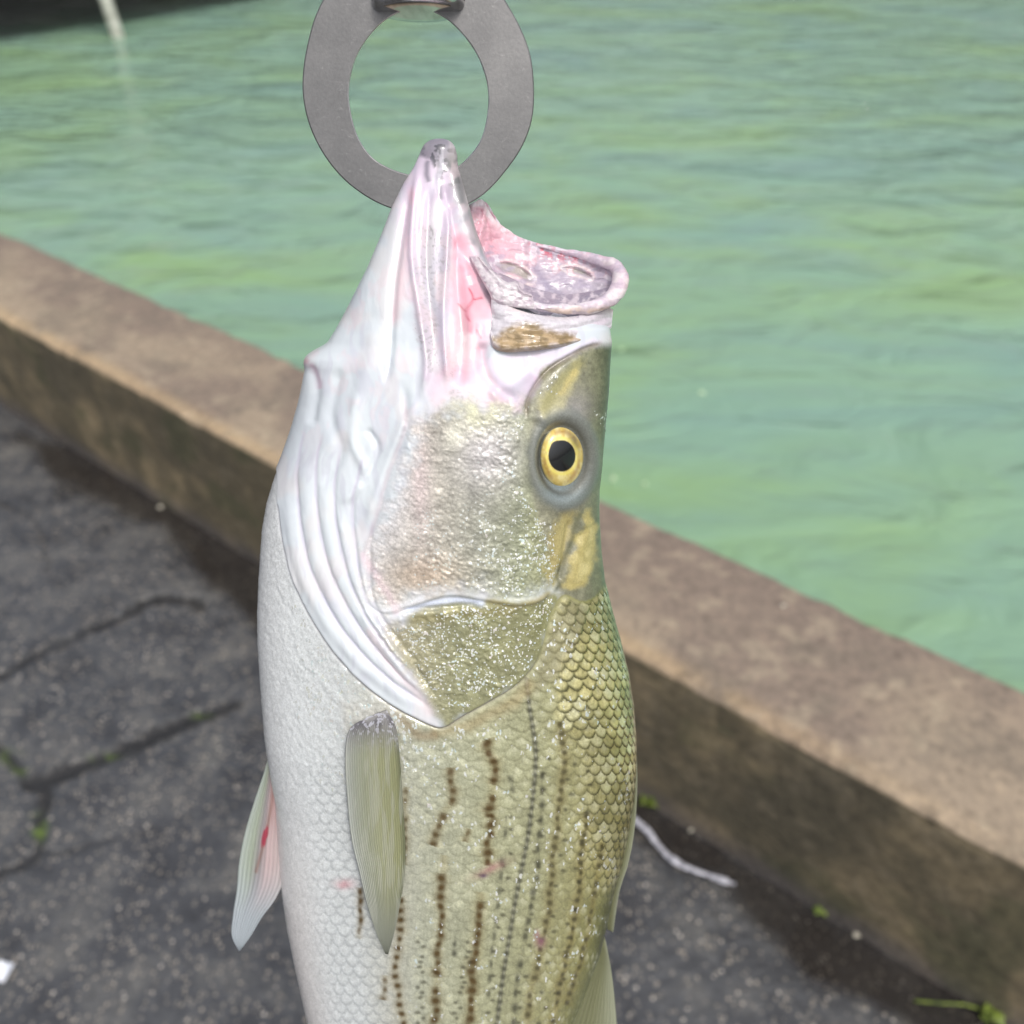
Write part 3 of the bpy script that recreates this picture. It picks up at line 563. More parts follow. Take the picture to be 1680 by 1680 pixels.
for x, y, rx_, ry_, an, c_, k in ((805, 1425, 28, 7, -25, (176, 128, 126), .75), (793, 1436, 7, 4, 0, (92, 66, 92), .85), (566, 1450, 15, 8, 0, (206, 130, 140), .6), (886, 1545, 9, 9, 0, (150, 96, 118), .6), (880, 1532, 4, 8, 0, (160, 110, 130), .6)):
    Cc = mixc(Cc, lin(c_), k * np.clip(F_.blob(x, y, rx_, ry_, an) * (1 + 1.2 * (nB - .5)), 0, 1))
# gill opening line, browner skin behind it
dg, tg = F_.line(OPE[1:17], 30); Cc = mixc(Cc, lin([122, 104, 116]), .75 * np.exp(-((dg) / 2.4) ** 2) * sstep(700, 760, qy) * sstep(890, 850, qx)); D -= 5 * np.exp(-(dg / 3) ** 2) * sstep(700, 760, qy) * sstep(890, 840, qx)
Cc = mixc(Cc, lin([168, 152, 112]), .6 * body * stroke([(700, 1200), (770, 1188), (840, 1150), (880, 1110)], 12)); Cc = mixc(Cc, lin([150, 128, 96]), .6 * body * stroke([(640, 1165), (690, 1205), (720, 1200)], 10))
Cc = mixc(Cc, lin([138, 132, 104]), .55 * body * area([(890, 1060), (930, 985), (960, 1000), (930, 1080), (880, 1130)], 10))
wm = F_.poly([(560, 1150), (650, 1155), (655, 1200), (600, 1215), (565, 1200)]); D += 3 * F_.blob(606, 1190, 36, 24); D += body * sstep(-12, 12, wm) * 4 * (fbm(qx / 5, qy / 12, 400, 3) - .3); Cc = mixc(Cc, lin([196, 194, 186]), .6 * body * sstep(-10, 10, wm))

# sparkle mask, metal, roughness
spk = chk * eyz * sstep(.08, .3, lr) * (.30 + .7 * lowz) * (.6 + .6 * sstep(.35, .6, nB))
spk = np.maximum(spk, oc * hd * .95); bst = .75 * body * sstep(.2, .4, frac) * sstep(.35, .65, nB) + body * sstep(.04, .14, frac) * sstep(.6, .35, frac) * sstep(1400, 1150, qy); spk = np.maximum(spk, .2 * body * frac + .3 * gold_zone); strk = bst
spk = np.maximum(spk, .5 * ol * hd * eyz * (.5 + .8 * F_.blob(905, 670, 40, 50)))
spk = spk * sstep(.05, .35, chk + body + ol)
met = np.clip(.42 * gold_zone + .22 * body * sstep(.1, .5, frac) + .25 * chk, 0, .8)
rgh = np.clip(.42 - .10 * body - .07 * gold_zone - .16 * stroke([(760, 400), (775, 520), (765, 610)], 28, 1, .1), .18, .6)
Cc = np.clip(Cc, 0, .9)
edge_fade = np.sin(th)[None, :] ** .5
Dm = D * edge_fade * DIST / FPX * np.clip(tt / 40, .25, 1)[:, None]
near = near + (Dm * nx)[..., None] * UX + (Dm * ns)[..., None] * UN
sel = np.r_[np.arange(NC - 1 - 3, 0, -3)]
far = mirror(near[:, sel]); allv = np.concatenate([near, far], 1)
def cat(a): return np.concatenate([a, a[:, sel]], 1)
ncol = allv.shape[1]; nrow = len(rows)
fc = grid_faces(nrow, ncol, True); Vall = allv.reshape(-1, 3)
tip_c = allv[0].mean(0); end_c = allv[-1].mean(0); Vall = np.vstack([Vall, tip_c, end_c]); nv = nrow * ncol
cap1 = np.stack([np.full(ncol, nv), (np.arange(ncol) + 1) % ncol, np.arange(ncol), np.arange(ncol)], -1)
NTf = NT('fish_skin'); co = NTf.coords('Object')
sp = NTf.attr('spk')
nv3 = NTf.n('TexNoise'); nv3.inputs['Scale'].default_value = 420; nv3.inputs['Detail'].default_value = 2; NTf.l(co, nv3.inputs['Vector'])
wv = NTf.n('VectorMath'); wv.operation = 'MULTIPLY_ADD'; NTf.l(nv3.outputs['Color'], wv.inputs[0]); wv.inputs[1].default_value = (.0022, .0022, .0022); NTf.l(co, wv.inputs[2]); wco = wv.outputs[0]
cl_ = NTf.noise(co, 95, 4, .65)
def flecks(vec, scale, mask, base_, gain, rad):
    v_ = NTf.vor(vec, scale, 'Distance'); c_ = NTf.vor(vec, scale, 'Color'); sp_ = NTf.n('SeparateColor'); NTf.l(c_, sp_.inputs[0])
    lvl = NTf.math('ADD', sp_.outputs[0], NTf.math('ADD', NTf.math('MULTIPLY', cl_, 1.7), NTf.math('MULTIPLY', mask, gain)))
    on = NTf.math('MULTIPLY', NTf.math('GREATER_THAN', lvl, base_), NTf.math('LESS_THAN', v_, rad)); return NTf.math('MULTIPLY', on, NTf.math('GREATER_THAN', mask, .04)), sp_
p1, sepf = flecks(wco, 620, sp, 2.36, .75, .34); p2, sepg = flecks(wco, 1150, sp, 2.30, .80, .42); p3, seph = flecks(wco, 380, sp, 2.60, .75, .25)
mpz = NTf.n('Mapping'); mpz.inputs['Rotation'].default_value = (0, R(-22), 0); mpz.inputs['Scale'].default_value = (1, 1, .36); NTf.l(wco, mpz.inputs[0])
p4, sepi = flecks(mpz.outputs[0], 900, NTf.attr('strk'), 2.22, .75, .45)
pp = NTf.math('MAXIMUM', NTf.math('MAXIMUM', p1, p2), NTf.math('MAXIMUM', p3, p4))
scol = NTf.ramp(sepf.outputs[1], [(0, (.80, .82, .70)), (.5, (.88, .90, .90)), (.8, (.72, .86, .86)), (1, (.9, .84, .80))])
fine = NTf.noise(co, 1500, 3, .6)
gr = NTf.mix(NTf.attr('rgn'), (1, 1, 1), NTf.ramp(fine, [(.3, (.80, .80, .78)), (.7, (1.12, 1.12, 1.12))]))
cb = NTf.mix(1, NTf.attr('Col', 'Color'), gr, 'MULTIPLY')
NTf.base(NTf.mix(NTf.math('MULTIPLY', pp, .8), cb, scol))  # silver flecks of the skin, also painting its glints into the colour
NTf.l(NTf.math('MAXIMUM', NTf.attr('met'), NTf.math('MULTIPLY', pp, .35)), NTf.b.inputs['Metallic'])
NTf.l(NTf.math('SUBTRACT', NTf.attr('rgh'), NTf.math('MULTIPLY', pp, .18)), NTf.b.inputs['Roughness'])
NTf.set(Coat_Weight=.6, Coat_Roughness=.10, Coat_IOR=1.45)
bh = NTf.math('ADD', NTf.math('MULTIPLY', fine, NTf.math('ADD', NTf.math('MULTIPLY', NTf.attr('rgn'), .6), .08)), NTf.math('MULTIPLY', pp, .8))
NTf.l(NTf.bump(bh, .4, .0004), NTf.b.inputs['Normal'])
cn = NTf.math('MULTIPLY', NTf.noise(co, 420, 3, .6), NTf.math('ADD', NTf.math('MULTIPLY', NTf.attr('rgn'), .9), .25)); NTf.l(NTf.bump(cn, .45, .0006), NTf.b.inputs['Coat Normal'])
rgn = np.clip(np.maximum(np.maximum(ck, oc) * hd, np.maximum(body, ol * hd)), 0, 1)
root = empty('fish', tuple(O), label='silvery olive striped bass hanging head up by its lower lip with mouth gaping', cat='fish')
def pad(a, v=0): return np.r_[a.ravel(), v, v]
mesh_obj('body', Vall, np.vstack([fc]), NTf.m, root, {'Col': np.vstack([cat(Cc.transpose(0, 1, 2)).reshape(-1, 3), [Cc[0, 0]], [Cc[-1, 0]]]), 'spk': pad(cat(spk)), 'strk': pad(cat(strk)), 'rgn': pad(cat(rgn)), 'met': pad(cat(met)), 'rgh': pad(cat(rgh + 0 * qx), .4)})

# lookup: how far the flank stands out at a chart position
gs = 6; lut = np.full((2450 // gs, 1200 // gs), np.nan)
iy = np.clip((qy / gs).astype(int), 0, lut.shape[0] - 1); ix = np.clip((qx / gs).astype(int), 0, lut.shape[1] - 1); lut[iy, ix] = Sx
def flank(x, y):
    x = np.atleast_1d(A(x, float)); y = np.atleast_1d(A(y, float)); out = []
    for a, b in zip(x.ravel(), y.ravel()):
        i, j = int(b / gs), int(a / gs); v = np.nan
        for r in range(0, 12):
            w = lut[max(0, i - r):i + r + 1, max(0, j - r):j + r + 1]
            if np.isfinite(w).any(): v = np.nanmean(w); break
        out.append(0 if np.isnan(v) else v)
    return A(out).reshape(x.shape)

# ---- soft mouth parts
NTm = NT('wet_mouth_skin'); co = NTm.coords('Object'); NTm.base(NTm.mix(1, NTm.attr('Col', 'Color'), NTm.ramp(NTm.noise(co, 700, 4, .6), [(.3, (.86, .84, .86)), (.7, (1.08, 1.08, 1.08))]), 'MULTIPLY'))
NTm.set(Roughness=.35, Coat_Weight=.6, Coat_Roughness=.1); NTm.l(NTm.bump(NTm.noise(co, 330, 4, .6), .35, .0008), NTm.b.inputs['Normal'])
def sheet(name, top, bot, s_top, s_bot, colf, n=140, m=60, th_=3.0, bulge=0, relief=None, mat=None, par=root, mirrored=False):
    """a skin between two traced edges, with real thickness; s_* = distance from the middle plane along each edge"""
    T = resample(smooth_line(top, 8), n); B = resample(smooth_line(bot, 8), n); u = np.linspace(0, 1, n); v = np.linspace(0, 1, m)
    st_ = interp(u, [(i / (len(s_top) - 1), s) for i, s in enumerate(s_top)]) if np.ndim(s_top) else np.full(n, float(s_top)); sb_ = interp(u, [(i / (len(s_bot) - 1), s) for i, s in enumerate(s_bot)]) if np.ndim(s_bot) else np.full(n, float(s_bot))
    vv = v[None, :]; X = T[:, None, 0] * (1 - vv) + B[:, None, 0] * vv; Y = T[:, None, 1] * (1 - vv) + B[:, None, 1] * vv; S = st_[:, None] * (1 - vv) + sb_[:, None] * vv + bulge * np.sin(math.pi * vv) * np.sin(math.pi * u)[:, None] ** .5
    if relief is not None: S = S + relief(X, Y, u[:, None] + 0 * X, vv + 0 * X)
    taper = np.clip(np.minimum(np.minimum(u, 1 - u)[:, None] * 12, np.minimum(vv, 1 - vv) * 8), 0, 1) ** .5
    Fr = plane(X, Y, S + th_ * taper); Bk = plane(X, Y, S - th_ * taper)
    if mirrored: Fr, Bk = mirror(Fr), mirror(Bk)
    V = np.vstack([Fr.reshape(-1, 3), Bk.reshape(-1, 3)]); f1 = grid_faces(n, m); f2 = grid_faces(n, m, off=n * m)[:, ::-1]
    ring = np.r_[np.arange(m), np.arange(1, n) * m + m - 1, (n - 1) * m + np.arange(m - 2, -1, -1), np.arange(n - 2, 0, -1) * m]; rn = np.roll(ring, -1)
    f3 = np.stack([ring, ring + n * m, rn + n * m, rn], -1)
    cf = colf(X, Y, u[:, None] + 0 * X, vv + 0 * X); C2 = np.clip(np.vstack([cf.reshape(-1, 3)] * 2), 0, .95)
    return mesh_obj(name, V, np.vstack([f1, f2, f3]), mat or NTm.m, par, {'Col': C2})
def lumps(X, Y, sx, sy, seed): return fbm(X / sx, Y / sy, seed, 3) - .5

# far side of the mouth: pink membrane stretched from the jaw tip to the upper lip
WIN = ([(812, 434), (832, 429), (856, 438), (876, 456), (868, 464), (846, 452), (824, 446)], [(922, 440), (944, 438), (966, 447), (970, 456), (948, 450)])
def c_far(X, Y, u, v):
    f = Field(X, Y); nb_ = fbm(X / 12, Y / 12, 501, 4); c = mixc(lin([222, 182, 194]) * np.ones(X.shape + (3,)), lin([192, 184, 196]), sstep(820, 900, X) + .5 * (nb_ - .5))
    c = mixc(c, lin([240, 222, 224]), np.exp(-((v) / .12) ** 2) * sstep(860, 800, X)); c = mixc(c, lin([214, 84, 106]), .85 * sstep(.50, .62, fbm(X / 7, Y / 5, 505, 3)) * np.exp(-((v - .06) / .13) ** 2) * sstep(860, 880, X) * sstep(970, 945, X))
    d, _ = f.line([(790, 345), (802, 370), (806, 395)], 20); c = mixc(c, lin([196, 120, 140]), .6 * np.exp(-(d / 1.6) ** 2)); c = mixc(c, lin([232, 164, 178]), .6 * f.blob(800, 400, 26, 40))
    for W in WIN:
        p = f.poly(W, True) + 5 * (nb_ - .5); c = mixc(c, lin([168, 166, 156]), .85 * sstep(-1, 4, p)); c = mixc(c, lin([240, 228, 222]), .7 * np.exp(-((p + 3) / 2.2) ** 2))
    c = mixc(c, lin([176, 166, 186]), .7 * sstep(.45, .7, fbm(X / 24 + Y / 60, Y / 10, 507, 3)) * sstep(.2, .5, v)); c = mixc(c, lin([222, 178, 184]), .6 * np.exp(-((v - .3) / .12) ** 2) * sstep(.42, .6, nb_))
    d, _ = f.line([(880, 440), (905, 475), (930, 490)], 20); c = mixc(c, lin([150, 142, 162]), .7 * np.exp(-((d + 6 * (nb_ - .5)) / 7) ** 2)); c = mixc(c, lin([246, 240, 244]), .5 * sstep(.62, .7, nb_))
    return c
def r_far(X, Y, u, v):
    f = Field(X, Y); return 9 * lumps(X, Y, 30, 22, 510) - 9 * sstep(-2, 6, f.poly(WIN[0], True)) - 8 * sstep(-2, 6, f.poly(WIN[1], True)) + 9 * lumps(X, Y, 26, 8, 512) + 8 * np.exp(-((u - .5) / .03) ** 2) + 5 * np.sin(u * 60 + Y / 20) * sstep(.25, .05, u)
sheet('far_cheek_membrane', [(762, 340), (780, 330), (792, 328), (802, 345), (815, 363), (845, 385), (880, 398), (930, 410), (975, 417), (1010, 425)], [(770, 400), (785, 430), (800, 455), (815, 475), (840, 492), (880, 506), (920, 512), (960, 508), (990, 500), (1010, 490)],
      [-30, -48, -62, -74, -84, -88, -86, -80, -66, -40], [-6, 0, 4, 6, 4, 0, -6, -10, -14, -18], c_far, 220, 90, 3, -20, r_far)
# floor of the mouth, closing the gap behind the near lip
def c_floor(X, Y, u, v): nb_ = fbm(X / 9, Y / 9, 520, 4); return mixc(lin([150, 142, 158]) * np.ones(X.shape + (3,)), lin([214, 204, 212]), sstep(.45, .68, nb_))
sheet('mouth_floor', [(795, 440), (830, 452), (870, 470), (920, 482), (970, 478), (1015, 466)], [(805, 470), (840, 495), (880, 514), (920, 522), (960, 520), (1000, 506)], [-20, -26, -30, -30, -28, -20], [66, 76, 74, 66, 50, 26], c_floor, 120, 50, 3, 0, lambda X, Y, u, v: 7 * lumps(X, Y, 12, 9, 523))
# upper lip: thick fleshy roll round the gape
lip = A([(806, 462, 66, 5), (822, 478, 74, 6), (845, 492, 78, 7), (880, 502, 78, 7), (920, 507, 72, 8), (955, 506, 60, 10), (985, 499, 42, 12.5), (1008, 484, 20, 15), (1018, 460, -8, 16), (1010, 438, -34, 13), (984, 427, -54, 11), (950, 418, -70, 7), (910, 409, -80, 5), (870, 399, -86, 4.5), (838, 384, -86, 4.5), (814, 364, -78, 4.5), (797, 338, -66, 5), (784, 331, -54, 5)])
Lp = smooth_line(lip, 14); cen = plane(Lp[:, 0], Lp[:, 1], Lp[:, 2]); rd = Lp[:, 3] * .84 * DIST / FPX * (1 + .3 * (fbm(np.arange(len(Lp)) / 12., np.zeros(len(Lp)), 530, 3) - .5))
V, Fc = tube(cen, rd, 36); V = A(V); vx, vy = proj(V); ll = (vx - 800) / 230
cL = mixc(lin([222, 214, 222]) * np.ones((len(V), 3)), lin([212, 194, 206]), sstep(.6, .95, ll)); cL = mixc(cL, lin([214, 184, 158]), .75 * sstep(496, 514, vy) * sstep(.15, .5, ll)); cL = mixc(cL, lin([224, 180, 186]), .5 * sstep(1018, 1034, vx))
cL = mixc(cL, lin([204, 150, 166]), .8 * sstep(430, 405, vy) * sstep(.45, .52, fbm(vx / 7, vy / 5, 505, 3))); 
V += (fbm(vx / 10, vy / 10, 533, 3) - .5)[:, None] * UN * .0012; V += (fbm(vx / 22, vy / 6, 536, 3) - .5)[:, None] * UV * .0012; cL = mixc(cL, lin([196, 184, 200]), .6 * sstep(.45, .62, fbm(vx / 16, vy / 6, 537, 3))); cL = mixc(cL, lin([236, 228, 226]), .6 * sstep(.55, .68, fbm(vx / 20, vy / 9, 538, 3)))
mesh_obj('upper_lip', V, Fc, NTm.m, root, {'Col': np.clip(cL, 0, .95)})
# frill where the near jaw meets the lip
def c_white(X, Y, u, v): return mixc(lin([216, 208, 212]) * np.ones(X.shape + (3,)), lin([192, 178, 188]), sstep(.5, .66, fbm(X / 8, Y / 8, 540, 3)))
sheet('jaw_hinge_fold', [(786, 420), (804, 440), (830, 462), (848, 462), (856, 474), (872, 482)], [(770, 420), (785, 450), (802, 480), (812, 496), (850, 505), (880, 508)], [52, 62, 74, 80, 84, 84], [46, 62, 82, 92, 92, 88], c_white, 90, 40, 4, 5, lambda X, Y, u, v: 5 * lumps(X, Y, 14, 6, 541) + 5 * np.exp(-((v - .1) / .15) ** 2))
# white skin between lip and maxilla, then the maxilla with its brown lower patch
def c_max(X, Y, u, v):
    f = Field(X, Y); nb_ = fbm(X / 8, Y / 6, 551, 4); c = lin([210, 206, 212]) * np.ones(X.shape + (3,)); c = mixc(c, lin([218, 198, 192]), .7 * sstep(520, 505, Y) * sstep(820, 860, X))
    p = f.poly([(806, 556), (826, 540), (852, 528), (876, 530), (900, 540), (950, 549), (985, 552), (960, 562), (900, 572), (850, 577), (818, 577)]); k = sstep(-6, 10, p + 14 * (nb_ - .5))
    c = mixc(c, mixc(lin([178, 152, 110]) * np.ones(X.shape + (3,)), lin([140, 118, 76]), sstep(.4, .62, nb_)), k * .95); c = mixc(c, lin([150, 128, 98]), .8 * np.exp(-((v - .97) / .04) ** 2) * sstep(.02, .1, u) * sstep(.95, .6, u)); c = mixc(c, lin([206, 186, 206]), .4 * f.blob(985, 530, 18, 20))
    d, _ = f.line([(942, 505), (950, 512), (948, 520)], 12); return mixc(c, lin([130, 110, 140]), .5 * np.exp(-(d / 2) ** 2))
sheet('maxilla', [(806, 480), (822, 494), (850, 508), (890, 518), (930, 520), (965, 514), (992, 504), (1006, 508)], [(804, 556), (810, 572), (830, 578), (860, 577), (905, 572), (950, 563), (985, 553), (1003, 538)], [82, 92, 94, 88, 78, 62, 38, 6], [104, 112, 114, 112, 98, 74, 42, 4], c_max, 160, 70, 4, 9, lambda X, Y, u, v: 6 * lumps(X, Y, 40, 10, 553) + 6 * np.exp(-((v - .9) / .1) ** 2) - 5 * np.exp(-((v - .42) / .12) ** 2))

def c_flap(X, Y, u, v): return mixc(lin([222, 212, 222]) * np.ones(X.shape + (3,)), lin([190, 160, 178]), sstep(.6, .1, v) * .8)
sheet('gill_membrane', [(495, 676), (482, 702), (468, 738), (457, 776)], [(505, 680), (497, 710), (484, 750), (464, 782)], [-22, -24, -24, -20], [-14, -12, -10, -12], c_flap, 50, 14, 1.6)
# ---- eyes
def eye(side):
    cx_, cy_ = 921, 747; s0 = float(flank(cx_, cy_)[0]) - 9; slx = float(flank(945, cy_)[0] - flank(897, cy_)[0]) / 48
    nu, nv_ = 48, 72; V = []; cols = []
    rr = np.linspace(0, 1, nu); ph = np.linspace(0, 2 * math.pi, nv_, endpoint=False)
    Rr, Ph = np.meshgrid(rr, ph, indexing='ij'); X = cx_ + 40 * Rr * np.cos(Ph); Y = cy_ + 2 * Rr + 55 * Rr * np.sin(Ph)
    S = s0 + 25 * np.sqrt(np.clip(1 - Rr ** 2 * .9, 0, 1)) - 10 * Rr ** 6 + slx * (X - cx_)
    px_ = np.hypot((X - 922) / 22.0, (Y - 748) / 25.5) - .10 * np.exp(-(((Ph - 4.0 + math.pi) % (2 * math.pi) - math.pi) / .35) ** 2); ir = np.hypot((X - 922) / 33.5, (Y - 749) / 48); ng = fbm(Ph * 7, Rr * 5, 601, 4)
    c = mixc(lin([216, 190, 104]) * np.ones(X.shape + (3,)), lin([242, 228, 160]), sstep(.35, .65, ng)); c = mixc(c, lin([240, 226, 120]), .9 * np.exp(-((px_ - 1.16) / .10) ** 2)); c = mixc(c, lin([150, 96, 40]), .6 * np.exp(-((ir - .86) / .10) ** 2) * sstep(.35, .6, ng + .2 * np.sin(Ph * 3)))
    c = mixc(c, lin([70, 56, 34]), .9 * np.exp(-(((Ph - 5.6 + math.pi) % (2 * math.pi) - math.pi) / .5) ** 2) * np.exp(-((ir - .82) / .2) ** 2) * .8); c = mixc(c, lin([104, 110, 108]), sstep(.98, 1.08, ir)); c = mixc(c, lin([7, 9, 14]), sstep(1.05, .97, px_))
    V = plane(X, Y, S); V = mirror(V) if side < 0 else V
    c_ = c.reshape(-1, 3)
    o = mesh_obj('eye', V.reshape(-1, 3), grid_faces(nu, nv_, True) if side < 0 else grid_faces(nu, nv_, True), NTe.m, root, {'Col': c_})
NTe = NT('fish_eye'); NTe.base(NTe.attr('Col', 'Color')); NTe.set(Roughness=.3, Coat_Weight=.8, Coat_Roughness=.03, Metallic=.1)
eye(1); eye(-1)

# ---- fins
NTn = NT('fin_membrane'); co = NTn.coords('Object'); NTn.base(NTn.attr('Col', 'Color')); NTn.set(Roughness=.4, Coat_Weight=.35, Coat_Roughness=.15)
tr = NTn.n('BsdfTranslucent'); NTn.l(NTn.attr('Col', 'Color'), tr.inputs[0]); mx = NTn.n('MixShader'); mx.inputs[0].default_value = .42
NTn.l(NTn.b.outputs[0], mx.inputs[1]); NTn.l(tr.outputs[0], mx.inputs[2]); NTn.l(mx.outputs[0], NTn.t.nodes['Material Output'].inputs[0])
def fin(name, left_, right_, s_l, s_r, colf, nray, wob_=1.0, n=200, m=130, th_=1.0, mirrored=False, ragged=0):
    def rel(X, Y, u, v): return 1.3 * np.abs(np.sin(math.pi * v * nray)) * sstep(0, .12, u) + wob_ * 6 * (fbm(v * 3 + 0 * u, u * 3, 700, 2) - .5) * u
    def cf(X, Y, u, v):
        c = colf(X, Y, u, v); r = np.abs(np.sin(math.pi * v * nray + .6 * np.sin(u * 5))); return c * (.82 + .26 * r + .12 * (fbm(v * nray * 2, u * 4, 703, 2) - .5))[..., None]
    return sheet(name, left_, right_, s_l, s_r, cf, n, m, th_, 0, rel, NTn.m, root, mirrored)
PL = [(604, 1176), (574, 1196), (566, 1240), (570, 1320), (577, 1380), (589, 1430), (601, 1480), (617, 1530), (632, 1565)]; PR = [(634, 1164), (650, 1196), (657, 1256), (661, 1320), (665, 1380), (664, 1432), (657, 1480), (647, 1530), (637, 1566)]
def c_pec(X, Y, u, v):
    nb_ = fbm(X / 10, Y / 10, 710, 4); c = lin(interp(v, [(0, 206, 210, 204), (.12, 188, 192, 180), (.3, 182, 186, 164), (.6, 184, 186, 150), (.9, 172, 174, 134), (1, 126, 130, 102)])); c = mixc(c, lin([168, 172, 160]), sstep(.6, 1, u)); c = mixc(c, lin([206, 208, 196]), .4 * sstep(.5, .65, fbm(X / 7, Y / 60, 712, 3)))
    c = mixc(c, lin([156, 153, 160]), .85 * sstep(.22, .03, u + .05 * (nb_ - .5))); c = mixc(c, lin([92, 88, 100]), .7 * sstep(.16, .02, u) * sstep(.42, .62, nb_)); c = mixc(c, lin([192, 190, 188]), sstep(.055, .0, u + .03 * (nb_ - .5))); return mixc(c, lin([225, 225, 235]), .85 * sstep(.19, .06, u) * sstep(.60, .66, fbm(X / 4, Y / 4, 715, 2)))  # pale specks at the fin root are painted glints
fl = flank(A(PL)[:, 0], A(PL)[:, 1]); fr = flank(A(PR)[:, 0], A(PR)[:, 1])
for mir in (False, True):
    fin('pectoral_fin', PL, PR, fl + A([6, 12, 15, 17, 20, 22, 24, 26, 28]), fr + A([6, 13, 16, 18, 21, 23, 25, 27, 29]), c_pec, 24, mirrored=mir)
VL = [(443, 1232), (432, 1270), (416, 1318), (402, 1365), (392, 1415), (388, 1460), (382, 1500), (380, 1535), (392, 1561)]; VR = [(447, 1240), (458, 1280), (465, 1330), (468, 1385), (466, 1440), (452, 1475), (430, 1505), (412, 1535), (394, 1560)]
def c_pel(X, Y, u, v):
    f = Field(X, Y); c = lin(interp(v, [(0, 205, 214, 208), (.25, 190, 200, 182), (.42, 182, 176, 178), (.6, 226, 205, 205), (1, 232, 222, 220)])); c = mixc(c, lin([200, 208, 214]), sstep(.5, .85, u)); d, _ = f.line([(450, 1240), (448, 1300), (436, 1370), (420, 1430)], 20)
    c = mixc(c, lin([164, 130, 118]), .7 * np.exp(-(d / 3) ** 2)); c = mixc(c, lin([226, 176, 172]), .5 * f.blob(455, 1310, 12, 50)); return mixc(c, lin([196, 60, 90]), .85 * sstep(.3, .75, f.blob(434, 1372, 5.5, 22, 14) + .5 * (fbm(X / 5, Y / 9, 720, 3) - .5)))
fin('pelvic_fin', VL, VR, [10, 12, 16, 20, 24, 27, 30, 32, 34], [22, 26, 30, 32, 34, 34, 34, 34, 35], c_pel, 11); fin('pelvic_fin', VL, VR, [10, 12, 16, 20, 24, 27, 30, 32, 34], [22, 26, 30, 32, 34, 34, 34, 34, 35], c_pel, 11, mirrored=True)
def c_dor(X, Y, u, v): return mixc(lin([150, 152, 118]) * np.ones(X.shape + (3,)), lin([196, 200, 178]), sstep(.4, 1, v) * .7)
fin('dorsal_fin', [(1032, 1190), (1034, 1240), (1033, 1300), (1024, 1360), (1012, 1420), (1000, 1475), (996, 1525)], [(1040, 1195), (1045, 1250), (1045, 1310), (1040, 1370), (1030, 1420), (1016, 1465), (1006, 1530)], 0, [4, 6, 8, 8, 8, 6, 4], c_dor, 6, .2, th_=2.2)
fin('dorsal_fin', [(990, 1530), (975, 1575), (958, 1610), (930, 1675), (905, 1760), (890, 1840)], [(994, 1545), (1004, 1600), (1012, 1680), (1014, 1740), (1000, 1800), (930, 1850)], 0, [2, 4, 6, 8, 8, 6], c_dor, 12, .3, th_=1.6)
fin('anal_fin', [(560, 1860), (580, 1920), (605, 1990), (640, 2110)], [(552, 1862), (500, 1960), (520, 2030), (636, 2115)], 0, 0, c_pel, 10, .2, th_=1.6)
fin('tail_fin', [(700, 2385), (650, 2470), (600, 2600), (560, 2760)], [(795, 2385), (850, 2470), (900, 2600), (940, 2760)], 0, 0, c_dor, 16, .3, th_=1.8)

# ================================================================== RING
OUT = [(827, -2), (853, 44), (870, 90), (876, 143), (873, 195), (857, 240), (830, 280), (798, 315), (762, 338), (722, 349), (684, 350), (645, 343), (605, 325), (566, 296), (534, 258), (510, 212), (498, 165), (497, 120), (505, 70), (520, 20), (548, -28), (590, -64), (650, -84), (700, -86), (755, -70), (798, -42)]
INN = [(724, 26), (757, 54), (785, 95), (800, 143), (799, 190), (786, 234), (755, 270), (722, 285), (688, 288), (652, 281), (614, 261), (589, 228), (576, 186), (573, 143), (585, 94), (612, 52), (645, 25), (685, 14)]
def circ_resample(P, n, c):
    P = smooth_loop(P, 12); a = np.arctan2(P[:, 1] - c[1], P[:, 0] - c[0]); r = np.hypot(P[:, 0] - c[0], P[:, 1] - c[1]); o = np.argsort(a); a, r = a[o], r[o]
    t = np.linspace(-math.pi, math.pi, n, endpoint=False); rr = np.interp(t, np.r_[a - 2 * math.pi, a, a + 2 * math.pi], np.r_[r, r, r]); return np.stack([c[0] + rr * np.cos(t), c[1] + rr * np.sin(t)], -1)
nr = 240; cR = (686, 140); Oc = circ_resample(OUT, nr, cR); Ic = circ_resample(INN, nr, cR)
hb = 7.0; bv = 1.9; dvec = (Oc - Ic); dl = np.linalg.norm(dvec, axis=1)[:, None]; e = dvec / dl
loops = [(Ic, -hb + bv), (Ic, hb - bv), (Ic + e * bv * .4, hb - bv * .4), (Ic + e * bv, hb)] + [(Ic + e * bv + (dvec - 2 * e * bv) * k / 6, hb) for k in range(1, 6)] + [(Oc - e * bv, hb), (Oc - e * bv * .4, hb - bv * .4), (Oc, hb - bv), (Oc, -hb + bv), (Oc - e * bv, -hb), (Ic + e * bv, -hb)]
Vr = np.stack([plane(l[:, 0], l[:, 1], np.full(nr, s)) for l, s in loops], 1); nk = len(loops)
ff = []
for k in range(nk):
    k2 = (k + 1) % nk
    for i in range(nr): i2 = (i + 1) % nr; ff.append([i * nk + k, i * nk + k2, i2 * nk + k2, i2 * nk + k])
NTs = NT('brushed_steel'); co = NTs.coords('Object'); nz1 = NTs.noise(co, 60, 5, .65); nz2 = NTs.noise(co, 900, 3, .6)
scr = NTs.noise(NTs.coords('Object', (1, 3, 1), (0, 0, R(30))), 160, 6, .75, 1.5)
cs = NTs.ramp(nz1, [(.25, (.175, .173, .172)), (.55, (.20, .198, .197)), (.8, (.235, .232, .23))]); cs = NTs.mix(NTs.math('MULTIPLY', NTs.math('SUBTRACT', scr, .60, True), 3.0, True), cs, (.46, .45, .44))
